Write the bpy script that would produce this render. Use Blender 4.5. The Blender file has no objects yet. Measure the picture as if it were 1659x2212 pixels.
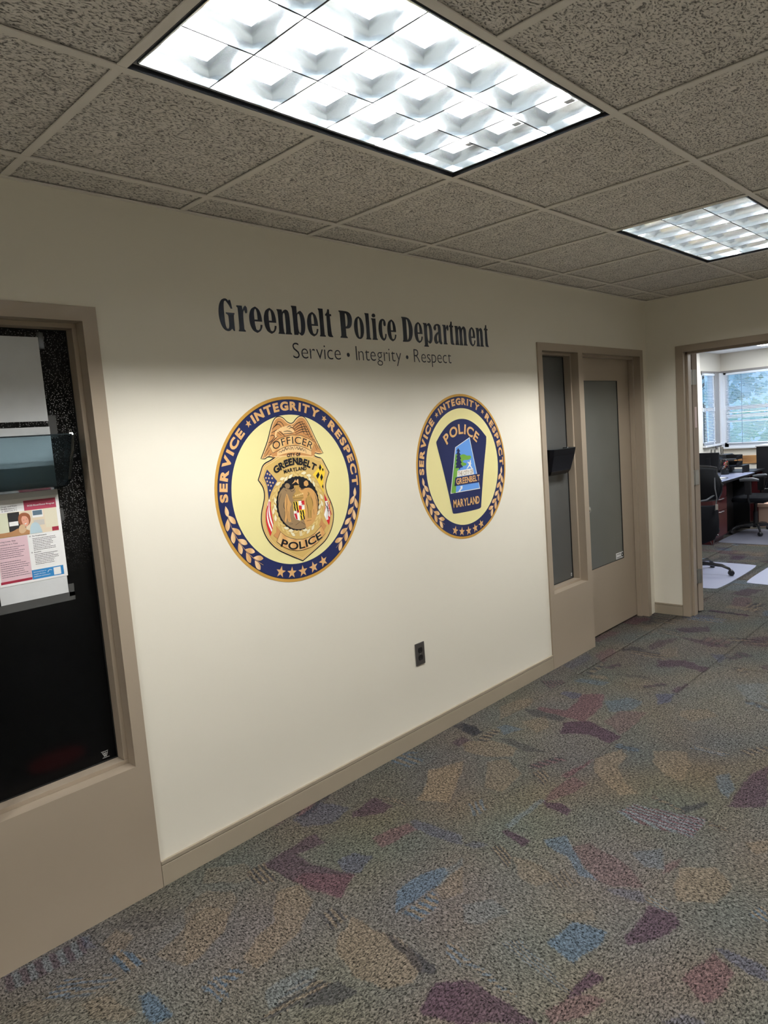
import bpy, bmesh, math, random
import numpy as np
from mathutils import Vector, Matrix
SC=bpy.context.scene; COL=SC.collection
random.seed(7); RNG=np.random.RandomState(5)
# ---------------------------------------------------------------- camera
cam=bpy.data.objects.new('camera',bpy.data.cameras.new('camera')); COL.objects.link(cam); SC.camera=cam
CP=(-0.6769,-2.3659,1.5889); YAW,PIT,ROL,FPX=-0.7948,-0.1076,0.0767,1512.31
_R=(Matrix.Rotation(YAW,3,'Z')@Matrix.Rotation(PIT,3,'X')@Matrix.Rotation(ROL,3,'Y'))
cr,cf,cu=_R.col[0],_R.col[1],_R.col[2]
M=Matrix.Identity(4)
for i in range(3): M[i][0]=cr[i]; M[i][1]=cu[i]; M[i][2]=-cf[i]; M[i][3]=CP[i]
cam.matrix_world=M
cam.data.sensor_fit='VERTICAL'; cam.data.sensor_height=24.0; cam.data.lens=24.0*FPX/2212.0
cam.data.clip_start=.05; cam.data.clip_end=200
# ---------------------------------------------------------------- world, light levels, exposure
world=bpy.data.worlds.new('sky'); SC.world=world; world.use_nodes=True
bg=world.node_tree.nodes['Background']; bg.inputs[0].default_value=(.34,.60,.95,1); bg.inputs[1].default_value=1.35
SC.view_settings.view_transform='Standard'; SC.view_settings.look='None'
SC.view_settings.gamma=1; SC.view_settings.exposure=0; SC.view_settings.use_curve_mapping=False
SC.cycles.caustics_reflective=False; SC.cycles.caustics_refractive=False
SC.cycles.sample_clamp_indirect=8; SC.cycles.max_bounces=10; SC.cycles.diffuse_bounces=6; SC.cycles.transparent_max_bounces=16
TUBE=264.0      # strength of the fluorescent tubes
TUBE_COL=(1.0,.985,.94)
OFFICE=25.0     # strength of the unseen panels added to light the office
# ---------------------------------------------------------------- helpers
def mat(name,col,rough=.5,metal=0,spec=.5,emit=None,es=0,trans=0,ior=1.45,alpha=1):
    m=bpy.data.materials.new(name); m.use_nodes=True; b=m.node_tree.nodes['Principled BSDF']
    b.inputs['Base Color'].default_value=(*col,1); b.inputs['Roughness'].default_value=rough
    b.inputs['Metallic'].default_value=metal; b.inputs['Specular IOR Level'].default_value=spec
    if emit: b.inputs['Emission Color'].default_value=(*emit,1); b.inputs['Emission Strength'].default_value=es
    b.inputs['Transmission Weight'].default_value=trans; b.inputs['IOR'].default_value=ior
    b.inputs['Alpha'].default_value=alpha
    return m
def N(m,t,**k):
    n=m.node_tree.nodes.new(t)
    for a,v in k.items(): setattr(n,a,v)
    return n
def L(m,a,b): m.node_tree.links.new(a,b)
def bumpy(m,scale,strength,dist=.002,kind='ShaderNodeTexNoise',detail=3,vary=None):
    """fine surface relief (and a little tone variation) from noise in object space"""
    b=m.node_tree.nodes['Principled BSDF']; tc=N(m,'ShaderNodeTexCoord'); t=N(m,kind)
    t.inputs['Scale'].default_value=scale
    if kind=='ShaderNodeTexNoise': t.inputs['Detail'].default_value=detail
    L(m,tc.outputs['Object'],t.inputs['Vector'])
    bp=N(m,'ShaderNodeBump'); bp.inputs['Strength'].default_value=strength; bp.inputs['Distance'].default_value=dist
    L(m,t.outputs[0],bp.inputs['Height']); L(m,bp.outputs[0],b.inputs['Normal'])
    if vary:
        n2=N(m,'ShaderNodeTexNoise'); n2.inputs['Scale'].default_value=vary[0]; n2.inputs['Detail'].default_value=4
        L(m,tc.outputs['Object'],n2.inputs['Vector'])
        r=N(m,'ShaderNodeMapRange'); r.inputs['To Min'].default_value=1-vary[1]; r.inputs['To Max'].default_value=1+vary[1]
        L(m,n2.outputs[0],r.inputs['Value'])
        c=b.inputs['Base Color'].default_value[:]; mx=N(m,'ShaderNodeVectorMath',operation='SCALE'); mx.inputs[0].default_value=c[:3]
        L(m,r.outputs[0],mx.inputs['Scale']); L(m,mx.outputs[0],b.inputs['Base Color'])
    return m
def smooth(me,ang=35):
    me.polygons.foreach_set('use_smooth',[True]*len(me.polygons))
    try: me.set_sharp_from_angle(angle=math.radians(ang))
    except Exception: pass
def link(name,me,m=None,parent=None,bevel=0,smo=False):
    o=bpy.data.objects.new(name,me); COL.objects.link(o)
    if m is not None and not me.materials: me.materials.append(m)
    if parent is not None: o.parent=parent
    if bevel:
        b=o.modifiers.new('bevel','BEVEL'); b.width=bevel; b.segments=2; b.limit_method='ANGLE'; b.harden_normals=False
    if smo: smooth(me)
    return o
def boxes_mesh(bl):
    v=[];f=[]
    for (x0,x1,y0,y1,z0,z1) in bl:
        k=len(v)
        v+=[(x0,y0,z0),(x1,y0,z0),(x1,y1,z0),(x0,y1,z0),(x0,y0,z1),(x1,y0,z1),(x1,y1,z1),(x0,y1,z1)]
        f+=[(k,k+3,k+2,k+1),(k+4,k+5,k+6,k+7),(k,k+1,k+5,k+4),(k+1,k+2,k+6,k+5),(k+2,k+3,k+7,k+6),(k+3,k,k+4,k+7)]
    me=bpy.data.meshes.new('m'); me.from_pydata(v,[],f); me.update(); return me
def box(name,b,m,parent=None,bevel=0):
    if not isinstance(b[0],(tuple,list)): b=[b]
    b=[(min(q[0],q[1]),max(q[0],q[1]),min(q[2],q[3]),max(q[2],q[3]),min(q[4],q[5]),max(q[4],q[5])) for q in b]
    return link(name,boxes_mesh(b),m,parent,bevel)
def empty(name,loc=(0,0,0),rz=0):
    o=bpy.data.objects.new(name,None); COL.objects.link(o); o.location=loc; o.rotation_euler=(0,0,rz); o.empty_display_size=.1; return o
def tag(o,label=None,cat=None,group=None,kind=None):
    if label: o['label']=label
    if cat: o['category']=cat
    if group: o['group']=group
    if kind: o['kind']=kind
    return o
def S(o,label=None): o['kind']='structure'; 
def mesh(name,v,f,m,parent=None,bevel=0,smo=False,solid=0):
    me=bpy.data.meshes.new(name); me.from_pydata(v,[],f); me.update()
    o=link(name,me,m,parent,bevel,smo)
    if solid:
        s=o.modifiers.new('solid','SOLIDIFY'); s.thickness=solid; s.offset=0
    return o
def tube(name,pts,r,m,parent=None,seg=10,close=False):
    """round tube along pts (r = number or list)"""
    pts=[Vector(p) for p in pts]; n=len(pts); v=[];f=[]
    rr=r if isinstance(r,(list,tuple)) else [r]*n
    up=Vector((0,0,1)); prev=None
    for i,p in enumerate(pts):
        t=(pts[min(i+1,n-1)]-pts[max(i-1,0)]).normalized()
        a=(prev-prev.dot(t)*t) if prev is not None else (up-up.dot(t)*t)
        if a.length<1e-3: a=Vector((1,0,0))-Vector((1,0,0)).dot(t)*t
        a.normalize(); prev=a; b=t.cross(a)
        for k in range(seg):
            w=2*math.pi*k/seg; v.append(p+(a*math.cos(w)+b*math.sin(w))*rr[i])
    for i in range(n-1):
        for k in range(seg):
            k2=(k+1)%seg; f.append((i*seg+k,i*seg+k2,(i+1)*seg+k2,(i+1)*seg+k))
    f.append(tuple(range(seg))[::-1]); f.append(tuple((n-1)*seg+k for k in range(seg)))
    return mesh(name,v,f,m,parent,smo=True)
def lathe(name,prof,m,parent=None,loc=(0,0,0),seg=24,axis='z'):
    v=[];f=[];n=len(prof)
    for k in range(seg):
        w=2*math.pi*k/seg
        for r,h in prof:
            if axis=='z': v.append((loc[0]+r*math.cos(w),loc[1]+r*math.sin(w),loc[2]+h))
            elif axis=='y': v.append((loc[0]+r*math.cos(w),loc[1]+h,loc[2]+r*math.sin(w)))
            else: v.append((loc[0]+h,loc[1]+r*math.cos(w),loc[2]+r*math.sin(w)))
    for k in range(seg):
        k2=(k+1)%seg
        for i in range(n-1): f.append((k*n+i,k2*n+i,k2*n+i+1,k*n+i+1))
    o=mesh(name,v,f,m,parent,smo=True)
    bm=bmesh.new(); bm.from_mesh(o.data); bmesh.ops.remove_doubles(bm,verts=bm.verts,dist=1e-5); bmesh.ops.recalc_face_normals(bm,faces=bm.faces); bm.to_mesh(o.data); bm.free()
    return o
# ---- flat shapes standing on the wall plane: local (x,z) outlines at distance y in front
def chaikin(p,it=2,ang=50):
    for _ in range(it):
        q=[];n=len(p)
        for i in range(n):
            a,b,c=Vector(p[i-1][:2]),Vector(p[i][:2]),Vector(p[(i+1)%n][:2])
            d1=b-a; d2=c-b
            t=abs(math.degrees(d1.angle(d2,0))) if d1.length>1e-9 and d2.length>1e-9 else 0
            if t>ang: q.append((b.x,b.y))
            else: q.append(tuple(b.lerp(a,.25))); q.append(tuple(b.lerp(c,.25)))
        p=q
    return p
def shape_mesh(loops,thick=0):
    """fill nested outlines (holes allowed); thickness towards -y"""
    cu=bpy.data.curves.new('s','CURVE'); cu.dimensions='2D'; cu.fill_mode='BOTH' if thick else 'FRONT'; cu.extrude=thick/2
    for lp in loops:
        s=cu.splines.new('POLY'); s.points.add(len(lp)-1)
        for i,(x,y) in enumerate(lp): s.points[i].co=(x,y,0,1)
        s.use_cyclic_u=True
    o=bpy.data.objects.new('s',cu); me=bpy.data.meshes.new_from_object(o)
    n=len(me.vertices); co=np.empty(n*3); me.vertices.foreach_get('co',co); co=co.reshape(-1,3)
    out=np.c_[co[:,0],-co[:,2]-thick/2,co[:,1]]; me.vertices.foreach_set('co',out.ravel()); me.polygons.foreach_set('use_smooth',[False]*len(me.polygons)); me.update()
    bpy.data.objects.remove(o); bpy.data.curves.remove(cu)
    return me
def shape(name,loops,m,parent,y,thick=0,off=(0,0)):
    """y<0 : in front of the wall; the front face of the shape lies at y"""
    if not isinstance(loops[0][0],(tuple,list)): loops=[loops]
    me=shape_mesh(loops,thick); me.materials.clear()
    o=link(name,me,m,parent); me.transform(Matrix.Translation((off[0],y+(thick if thick else 0),off[1])))
    return o
def joined(name,parts,m,parent):
    """parts: list of (verts Nx3, faces)"""
    v=[];f=[]
    for pv,pf in parts:
        k=len(v); v+= [tuple(q) for q in pv]; f+=[tuple(i+k for i in t) for t in pf]
    return mesh(name,v,f,m,parent)
def flat(loops,y):
    me=shape_mesh(loops if isinstance(loops[0][0],(tuple,list)) else [loops])
    v=[(q.co.x,y,q.co.z) for q in me.vertices]; f=[tuple(p.vertices) for p in me.polygons]; bpy.data.meshes.remove(me); return v,f
def circ(r,n=96,c=(0,0),ry=None,a0=0): 
    ry=ry or r
    return [(c[0]+r*math.cos(a0+2*math.pi*i/n),c[1]+ry*math.sin(a0+2*math.pi*i/n)) for i in range(n)]
def star(r,c=(0,0),rot=90,inner=.4):
    return [(c[0]+(r if i%2==0 else r*inner)*math.cos(math.radians(rot+36*i)),c[1]+(r if i%2==0 else r*inner)*math.sin(math.radians(rot+36*i))) for i in range(10)]
def stroke(pts,w,y,taper=True):
    p=[Vector(q) for q in pts]; v=[];f=[];n=len(p)
    if n>2:
        q=[p[0]]
        for i in range(1,n-1): q+= [p[i].lerp(p[i-1],.3),p[i].lerp(p[i+1],.3)]
        q.append(p[-1]); p=q; n=len(p)
    for i,a in enumerate(p):
        t=(p[min(i+1,n-1)]-p[max(i-1,0)]); t=t.normalized() if t.length>0 else Vector((1,0)); nn=Vector((-t.y,t.x))
        ww=w/2*(1 if not taper else (.45+.55*math.sin(math.pi*min(max(i/(n-1),.05),.95))))
        v+=[(a.x+nn.x*ww,y,a.y+nn.y*ww),(a.x-nn.x*ww,y,a.y-nn.y*ww)]
    for i in range(n-1): f.append((2*i,2*i+1,2*i+3,2*i+2))
    return v,f
_G={}
def glyph(ch,off=0.0):
    k=(ch,off)
    if k not in _G:
        cu=bpy.data.curves.new('t','FONT'); cu.body=ch; cu.size=1; cu.fill_mode='FRONT'; cu.offset=off; cu.resolution_u=4
        o=bpy.data.objects.new('t',cu); COL.objects.link(o); me=bpy.data.meshes.new_from_object(o.evaluated_get(bpy.context.evaluated_depsgraph_get()))
        v=np.array([q.co[:2] for q in me.vertices]).reshape(-1,2); f=[tuple(p.vertices) for p in me.polygons]
        bpy.data.objects.remove(o); bpy.data.curves.remove(cu); bpy.data.meshes.remove(me); _G[k]=(v,f)
    return _G[k]
def text_parts(word,curve,h,y,off=.02,track=.06,lower=False):
    """letters of `word` set along curve(s in 0..1) -> (x,z); h = cap height"""
    cap=glyph('H',off)[0]; ch=cap[:,1].max()-cap[:,1].min(); base=cap[:,1].min()
    items=[];x=0
    for c in word:
        if c==' ': x+=.30; continue
        if c=='V': x-=.05
        v,f=glyph(c,off); w=v[:,0].max()-v[:,0].min()
        items.append((v,f,x-v[:,0].min(),x+w/2)); x+=w+track
    tot=x-track
    P=[Vector(curve(i/60)) for i in range(61)]; cum=[0]
    for i in range(60): cum.append(cum[-1]+(P[i+1]-P[i]).length)
    sx=cum[-1]/tot; sy=h/ch; out=[]
    for v,f,dx,mid in items:
        s=mid*sx; i=max(k for k in range(60) if cum[k]<=s+1e-9); t=(s-cum[i])/(cum[i+1]-cum[i])
        c=P[i].lerp(P[i+1],t); d=(P[i+1]-P[i]).normalized(); nn=Vector((-d.y,d.x))
        lx=(v[:,0]+dx-mid)*sx; ly=(v[:,1]-base)*sy-(h/2)
        X=c.x+d.x*lx+nn.x*ly; Z=c.y+d.y*lx+nn.y*ly
        out.append((np.c_[X,np.full(len(X),y),Z],f))
    return out
def quad3(q):
    """quadratic through three points at t=0,.5,1 (flat list)"""
    a,b,c=Vector(q[0:2]),Vector(q[2:4]),Vector(q[4:6]); m=2*b-(a+c)/2
    return lambda t:(a*(1-t)**2+m*2*t*(1-t)+c*t*t)
def arc(r,a0,a1,c=(0,0)):
    return lambda t:(c[0]+r*math.cos(math.radians(a0+(a1-a0)*t)),c[1]+r*math.sin(math.radians(a0+(a1-a0)*t)))
def line(x0,z0,x1,z1): return lambda t:(x0+(x1-x0)*t,z0+(z1-z0)*t)
H=2.467; GR=.6096; X0=.1717; YD=-.1878; XE=4.7857
# ---------------------------------------------------------------- materials
m_wall=bumpy(mat('cream wall paint',(.78,.745,.655),.55,spec=.3),160,.12,.001,vary=(1.3,.02))
m_taupe=bumpy(mat('taupe satin paint',(.345,.285,.222),.38,spec=.4),90,.05,.001,vary=(2.0,.05))
m_base=bumpy(mat('taupe vinyl base',(.33,.28,.215),.5,spec=.35),70,.05,.001,vary=(3,.06))
m_tee=bumpy(mat('grey-white grid steel',(.80,.77,.72),.5),60,.03,.001)
m_black=mat('matt black',(.012,.013,.018),.6)
m_gasket=mat('black gasket',(.008,.008,.008),.6)
m_steel=bumpy(mat('brushed steel',(.55,.55,.54),.35,metal=1),300,.05,.0005)
m_chrome=mat('chrome',(.8,.8,.8),.15,metal=1)
m_white=mat('white enamel',(.85,.85,.85),.35)
m_paper=mat('white paper',(.80,.81,.82),.6)
m_plenum=mat('plenum grey',(.3,.3,.3),.9)
def ceiling_tile_mat():
    m=mat('fissured mineral tile',(.80,.77,.725),.95,spec=.1); b=m.node_tree.nodes['Principled BSDF']
    tc=N(m,'ShaderNodeTexCoord'); 
    w=N(m,'ShaderNodeTexNoise'); w.inputs['Scale'].default_value=26; w.inputs['Detail'].default_value=2
    mp=N(m,'ShaderNodeMapping'); mp.inputs['Scale'].default_value=(1,1.9,1)
    L(m,tc.outputs['Object'],w.inputs['Vector'])
    ad=N(m,'ShaderNodeVectorMath',operation='MULTIPLY_ADD'); L(m,w.outputs['Color'],ad.inputs[0]); ad.inputs[1].default_value=(.03,.03,.03)
    L(m,tc.outputs['Object'],ad.inputs[2]); L(m,ad.outputs[0],mp.inputs['Vector'])
    n=N(m,'ShaderNodeTexNoise'); n.inputs['Scale'].default_value=95; n.inputs['Detail'].default_value=3.5; n.inputs['Roughness'].default_value=.6
    L(m,mp.outputs[0],n.inputs['Vector'])
    r=N(m,'ShaderNodeValToRGB'); r.color_ramp.elements[0].position=.37; r.color_ramp.elements[0].color=(.30,.30,.30,1)
    r.color_ramp.elements[1].position=.47; r.color_ramp.elements[1].color=(1,1,1,1)
    e=r.color_ramp.elements.new(.66); e.color=(1.12,1.12,1.12,1)
    L(m,n.outputs[0],r.inputs[0])
    n2=N(m,'ShaderNodeTexNoise'); n2.inputs['Scale'].default_value=9; L(m,tc.outputs['Object'],n2.inputs['Vector'])
    mr=N(m,'ShaderNodeMapRange'); mr.inputs['To Min'].default_value=.86; mr.inputs['To Max'].default_value=1.14; L(m,n2.outputs[0],mr.inputs['Value'])
    mm=N(m,'ShaderNodeMath',operation='MULTIPLY'); L(m,r.outputs[0],mm.inputs[0]); L(m,mr.outputs[0],mm.inputs[1])
    sc=N(m,'ShaderNodeVectorMath',operation='SCALE'); sc.inputs[0].default_value=(.80,.77,.725); L(m,mm.outputs[0],sc.inputs['Scale']); L(m,sc.outputs[0],b.inputs['Base Color'])
    bp=N(m,'ShaderNodeBump'); bp.inputs['Strength'].default_value=.9; bp.inputs['Distance'].default_value=.006
    L(m,r.outputs[0],bp.inputs['Height']); L(m,bp.outputs[0],b.inputs['Normal'])
    return m
m_tile=ceiling_tile_mat()
def carpet_mat():
    m=mat('loop pile carpet',(.1,.1,.1),.95,spec=.08); b=m.node_tree.nodes['Principled BSDF']
    a=N(m,'ShaderNodeVertexColor'); a.layer_name='dye'
    tc=N(m,'ShaderNodeTexCoord'); mp=N(m,'ShaderNodeMapping'); mp.inputs['Scale'].default_value=(1,.62,1)
    L(m,tc.outputs['Object'],mp.inputs['Vector'])
    n=N(m,'ShaderNodeTexNoise'); n.inputs['Scale'].default_value=175; n.inputs['Detail'].default_value=2; n.inputs['Distortion'].default_value=.8
    L(m,mp.outputs[0],n.inputs['Vector'])
    r=N(m,'ShaderNodeMapRange'); r.inputs['From Min'].default_value=.33; r.inputs['From Max'].default_value=.68; r.inputs['To Min'].default_value=.10; r.inputs['To Max'].default_value=2.05
    L(m,n.outputs[0],r.inputs['Value'])
    n3=N(m,'ShaderNodeTexNoise'); n3.inputs['Scale'].default_value=60; n3.inputs['Detail'].default_value=3; L(m,tc.outputs['Object'],n3.inputs['Vector'])
    r3=N(m,'ShaderNodeMapRange'); r3.inputs['From Min'].default_value=.3; r3.inputs['From Max'].default_value=.7; r3.inputs['To Min'].default_value=.8; r3.inputs['To Max'].default_value=1.2; L(m,n3.outputs[0],r3.inputs['Value'])
    mu=N(m,'ShaderNodeMath',operation='MULTIPLY'); L(m,r.outputs[0],mu.inputs[0]); L(m,r3.outputs[0],mu.inputs[1])
    s=N(m,'ShaderNodeVectorMath',operation='SCALE'); L(m,a.outputs[0],s.inputs[0]); L(m,mu.outputs[0],s.inputs['Scale']); L(m,s.outputs[0],b.inputs['Base Color'])
    bp=N(m,'ShaderNodeBump'); bp.inputs['Strength'].default_value=.6; bp.inputs['Distance'].default_value=.003; L(m,n.outputs[0],bp.inputs['Height']); L(m,bp.outputs[0],b.inputs['Normal'])
    return m
m_carpet=carpet_mat()
# ---------------------------------------------------------------- shell
XW0=-3.2; YR=-5.2; OY0=-3.6; OXB=11.118; OYL=1.56; OH=2.467
DH=2.045; DO=2.094                      # opening height, top of the frames
fl=box('floor',(XW0-.2,OXB+.3,YR-.2,OYL+.2,-.12,-.006),m_plenum); S(fl)
def unit_x(x,mir): return 3.601-x if mir else x
U=[(3.187,4.697,False),(-1.096,.414,True)]
w=box('wall_left',[(XW0,-1.09,0,.14,0,H+.3),(.408,3.193,0,.14,0,H+.3),(4.69,XE+.14,0,.14,0,H+.3),(-1.09,.408,0,.14,DO-.005,H+.3),(3.193,4.69,0,.14,DO-.005,H+.3)],m_wall); S(w)
EO0,EO1=-.285,-1.25                     # doorway in the end wall
w=box('wall_end',[(XE,XE+.13,EO0+.05,0,0,H+.3),(XE,XE+.13,YR,EO1-.05,0,H+.3),(XE,XE+.13,EO1-.05,EO0+.05,DO-.005,H+.3)],m_wall); S(w)
S(box('wall_right',(XW0,XE+.13,YR-.1,YR,0,H+.3),m_wall)); S(box('wall_rear',(XW0-.1,XW0,YR,.14,0,H+.3),m_wall))
# office beyond
m_owall=bumpy(mat('pale office wall paint',(.70,.66,.58),.6,spec=.25),160,.1,.001)
S(box('wall_office_left',[(XE+.13,10.29,OYL,OYL+.12,0,OH+.1),(10.29,OXB+.12,OYL,OYL+.12,0,1.08),(10.29,OXB+.12,OYL,OYL+.12,2.17,OH+.1),(9.62,9.8,1.40,OYL,0,OH+.1)],m_owall))
S(box('wall_office_back',[(OXB,OXB+.12,OY0,OYL,0,1.0),(OXB,OXB+.12,OY0,OYL,2.17,OH+.1),(OXB,OXB+.12,OY0,-1.4,1.0,2.17)],m_owall))
S(box('wall_office_right',(XE+.13,OXB+.12,OY0-.1,OY0,0,OH+.1),m_owall))
S(box('wall_office_front',(XE+.10,XE+.14,.14,OYL,0,OH+.1),m_owall))
m_oceil=bumpy(mat('office ceiling white',(.80,.80,.82),.9),80,.2,.002)
S(box('ceiling_office',[(XE+.13,OXB+.12,OY0,OYL,OH,OH+.08)],m_oceil))
# ---------------------------------------------------------------- ceiling: grid and tiles
ceil=box('ceiling',(XW0,XE+.13,YR,.14,H+.20,H+.28),m_plenum); S(ceil)
def gx(k): return X0+GR*k
def gy(j): return YD-GR*j
lights=[(0,1),(4,1),(0,5),(4,5),(-4,1),(-4,5)]       # (column, row) of each 2x4 ft troffer
occ=set()
for k,j in lights:
    for a in (0,1): occ.add((k+a,j))
kk=range(-6,8); jj=range(-1,9)
tmesh={}
for k in kk:
    for j in jj:
        if (k,j) in occ: continue
        x0,x1=max(gx(k),XW0),min(gx(k+1),XE); y1,y0=min(gy(j),0),max(gy(j+1),YR)
        if x1-x0<.03 or y1-y0<.03: continue
        key=(round(x1-x0,3),round(y1-y0,3))
        if key not in tmesh:
            g=.0015; a,b=x1-x0-g,y1-y0-g; e=.006
            v=[(g,g,.022),(a,g,.022),(a,b,.022),(g,b,.022),(g,g,.0075+e),(a,g,.0075+e),(a,b,.0075+e),(g,b,.0075+e),(g+e,g+e,.0075),(a-e,g+e,.0075),(a-e,b-e,.0075),(g+e,b-e,.0075)]
            f=[(0,1,2,3),(0,4,5,1),(1,5,6,2),(2,6,7,3),(3,7,4,0),(4,8,9,5),(5,9,10,6),(6,10,11,7),(7,11,8,4),(11,10,9,8)]
            me=bpy.data.meshes.new('t'); me.from_pydata(v,[],f); me.update(); me.materials.append(m_tile); tmesh[key]=me
        o=link('ceiling_tile',tmesh[key],None,ceil); o.location=(x0,y0,H)
# tees: main runners along x, cross tees along y
for j in range(0,9):
    y=gy(j)
    if y<YR: continue
    box('main_runner',[(XW0,XE,y-.012,y+.012,H,H+.0032),(XW0,XE,y-.002,y+.002,H+.003,H+.035)],m_tee,ceil)
for k in range(-5,8):
    for j in jj:
        if (k,j) in occ and (k-1,j) in occ: continue
        y1=min(gy(j)-.012,0) if j>=0 else 0; y0=max(gy(j+1)+.012,YR)
        if y1-y0<.05: continue
        x=gx(k); box('cross_tee',[(x-.012,x+.012,y0,y1,H+.0004,H+.0034),(x-.002,x+.002,y0,y1,H+.003,H+.03)],m_tee,ceil)
box('wall_angle',[(XW0,XE,-.018,0,H-.0005,H+.003),(XE-.018,XE,YR,-.018,H-.0005,H+.003)],m_tee,ceil)
# ---------------------------------------------------------------- troffers
m_tube=mat('fluorescent tube',(.9,.9,.9),.4,emit=TUBE_COL,es=TUBE)
m_refl=mat('white reflector',(.88,.89,.90),.45)
m_louv=mat('semi-specular louvre',(.76,.83,.89),.17,metal=.98); m_edge_shade=mat('louvre edge shade',(.03,.033,.04),.6)
m_lamp_end=mat('lamp cap',(.45,.46,.47),.4,metal=.6)
def blade(name,length,axis,m,parent,loc,z0,dep,top=.036,bot=.0050):
    """parabolic louvre blade: thin lower edge swelling upward"""
    pr=[]
    for i in range(7):
        t=i/6; pr.append((bot/2+(top-bot)/2*(t**2.2),z0+dep*t))
    prof=pr+[(-w,h) for w,h in reversed(pr)]; n=len(prof); v=[]
    for s in (-length/2,length/2):
        for w_,h in prof: v.append((s,w_,h) if axis=='x' else (w_,s,h))
    f=[(i,(i+1)%n,(i+1)%n+n,i+n) for i in range(n)]+[tuple(range(n))[::-1],tuple(range(n,2*n))]
    o=mesh(name,v,f,m,parent,smo=True); o.location=loc; 
    bm=bmesh.new(); bm.from_mesh(o.data); bmesh.ops.recalc_face_normals(bm,faces=bm.faces); bm.to_mesh(o.data); bm.free(); smooth(o.data,50)
    o.data.materials.append(m_edge_shade)  # dark colour paints the shade on the blade undersides
    for p in o.data.polygons:
        if p.normal.z<-.9: p.material_index=1; p.use_smooth=False
    return o
def troffer(k,j,label):
    cx=gx(k+1); cy=gy(j)-GR/2
    t=empty('ceiling_light',(cx,cy,H)); tag(t,label,'ceiling light')
    hl,hw=GR-.013,GR/2-.013           # half sizes of the opening between the tees
    zt=.118; lz=.012; dep=.050
    # housing
    box('housing',[(-hl,hl,-hw,hw,zt,zt+.012),(-hl,hl,-hw,-hw+.003,lz+.002,zt),(-hl,hl,hw-.003,hw,lz+.002,zt),(-hl,-hl+.003,-hw,hw,lz+.002,zt),(hl-.003,hl,-hw,hw,lz+.002,zt)],m_refl,t)
    box('black_reveal',[(-hl-.002,hl+.002,-hw-.002,-hw+.001,.0005,lz+.004),(-hl-.002,hl+.002,hw-.001,hw+.002,.0005,lz+.004),(-hl-.002,-hl+.001,-hw,hw,.0005,lz+.004),(hl-.001,hl+.002,-hw,hw,.0005,lz+.004)],m_black,t)
    ll,lw=hl-.016,hw-.016
    box('louvre_frame',[(-ll,ll,-lw,-lw+.004,lz-.004,lz+dep),(-ll,ll,lw-.004,lw,lz-.004,lz+dep),(-ll,-ll+.004,-lw,lw,lz-.004,lz+dep),(ll-.004,ll,-lw,lw,lz-.004,lz+dep)],m_louv,t)
    for i in (1,2):
        y=-lw+2*lw*i/3; blade('long_blade',2*ll-.008,'x',m_louv,t,(0,y,0),lz,dep)
    for i in range(1,6):
        x=-ll+2*ll*i/6; blade('cross_blade',2*lw-.008,'y',m_louv,t,(x,0,0),lz+.0005,dep-.001,top=.03)
    for s in (-1,1):
        blade('side_reflector',2*ll-.008,'x',m_louv,t,(0,s*lw,0),lz,dep,top=.034); blade('end_reflector',2*lw-.008,'y',m_louv,t,(s*ll,0,0),lz,dep,top=.03)
    for i in range(3):
        y=-lw+2*lw*(i+.5)/3
        v=[];f=[];sg=8;r=.0080
        for s in (-1,1):
            for q in range(sg): a=2*math.pi*q/sg; v.append((s*(ll-.035),y+r*math.cos(a),.077+r*math.sin(a)))
        f=[(q,(q+1)%sg,(q+1)%sg+sg,q+sg) for q in range(sg)]
        mesh('lamp_tube',v,f,m_tube,t,smo=True)
        for s in (-1,1): box('lamp_holder',(s*(ll-.035),s*(ll-.008),y-.014,y+.014,.066,zt),m_white,t,.002)
    box('ballast_cover',[(-ll,ll,-lw/3-.03,-lw/3+.03,.104,zt)]+[(-ll,ll,lw/3-.03,lw/3+.03,.104,zt)],m_refl,t)
    return t
for (k,j),lb in zip(lights,['large lit louvred ceiling light overhead at the top of the picture','lit louvred ceiling light farther away, above the office doorway','lit ceiling light in the second row, behind the near one','lit ceiling light in the second row, before the end wall','lit ceiling light behind the viewer by the left wall','lit ceiling light behind the viewer in the second row']):
    troffer(k,j,lb)
# ---------------------------------------------------------------- baseboards
def baseboard(name,x0,x1,y0,y1,along):
    if along=='x': b=[(x0,x1,y0-.010,y0,0,.080),(x0,x1,y0-.0065,y0,.080,.083),(x0,x1,y0-.010,y0,.083,.097)]
    else: b=[(x0-.010,x0,y0,y1,0,.072),(x0-.0065,x0,y0,y1,.072,.075),(x0-.010,x0,y0,y1,.075,.088)]
    o=box(name,b,m_base,None,.0012); S(o)
baseboard('baseboard_left',.416,3.185,0,0,'x'); baseboard('baseboard_end',XE,0,EO0+.06,-.001,'y'); baseboard('baseboard_left_rear',XW0,-1.10,0,0,'x'); baseboard('baseboard_end_right',XE,0,YR,EO1-.06,'y')
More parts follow.
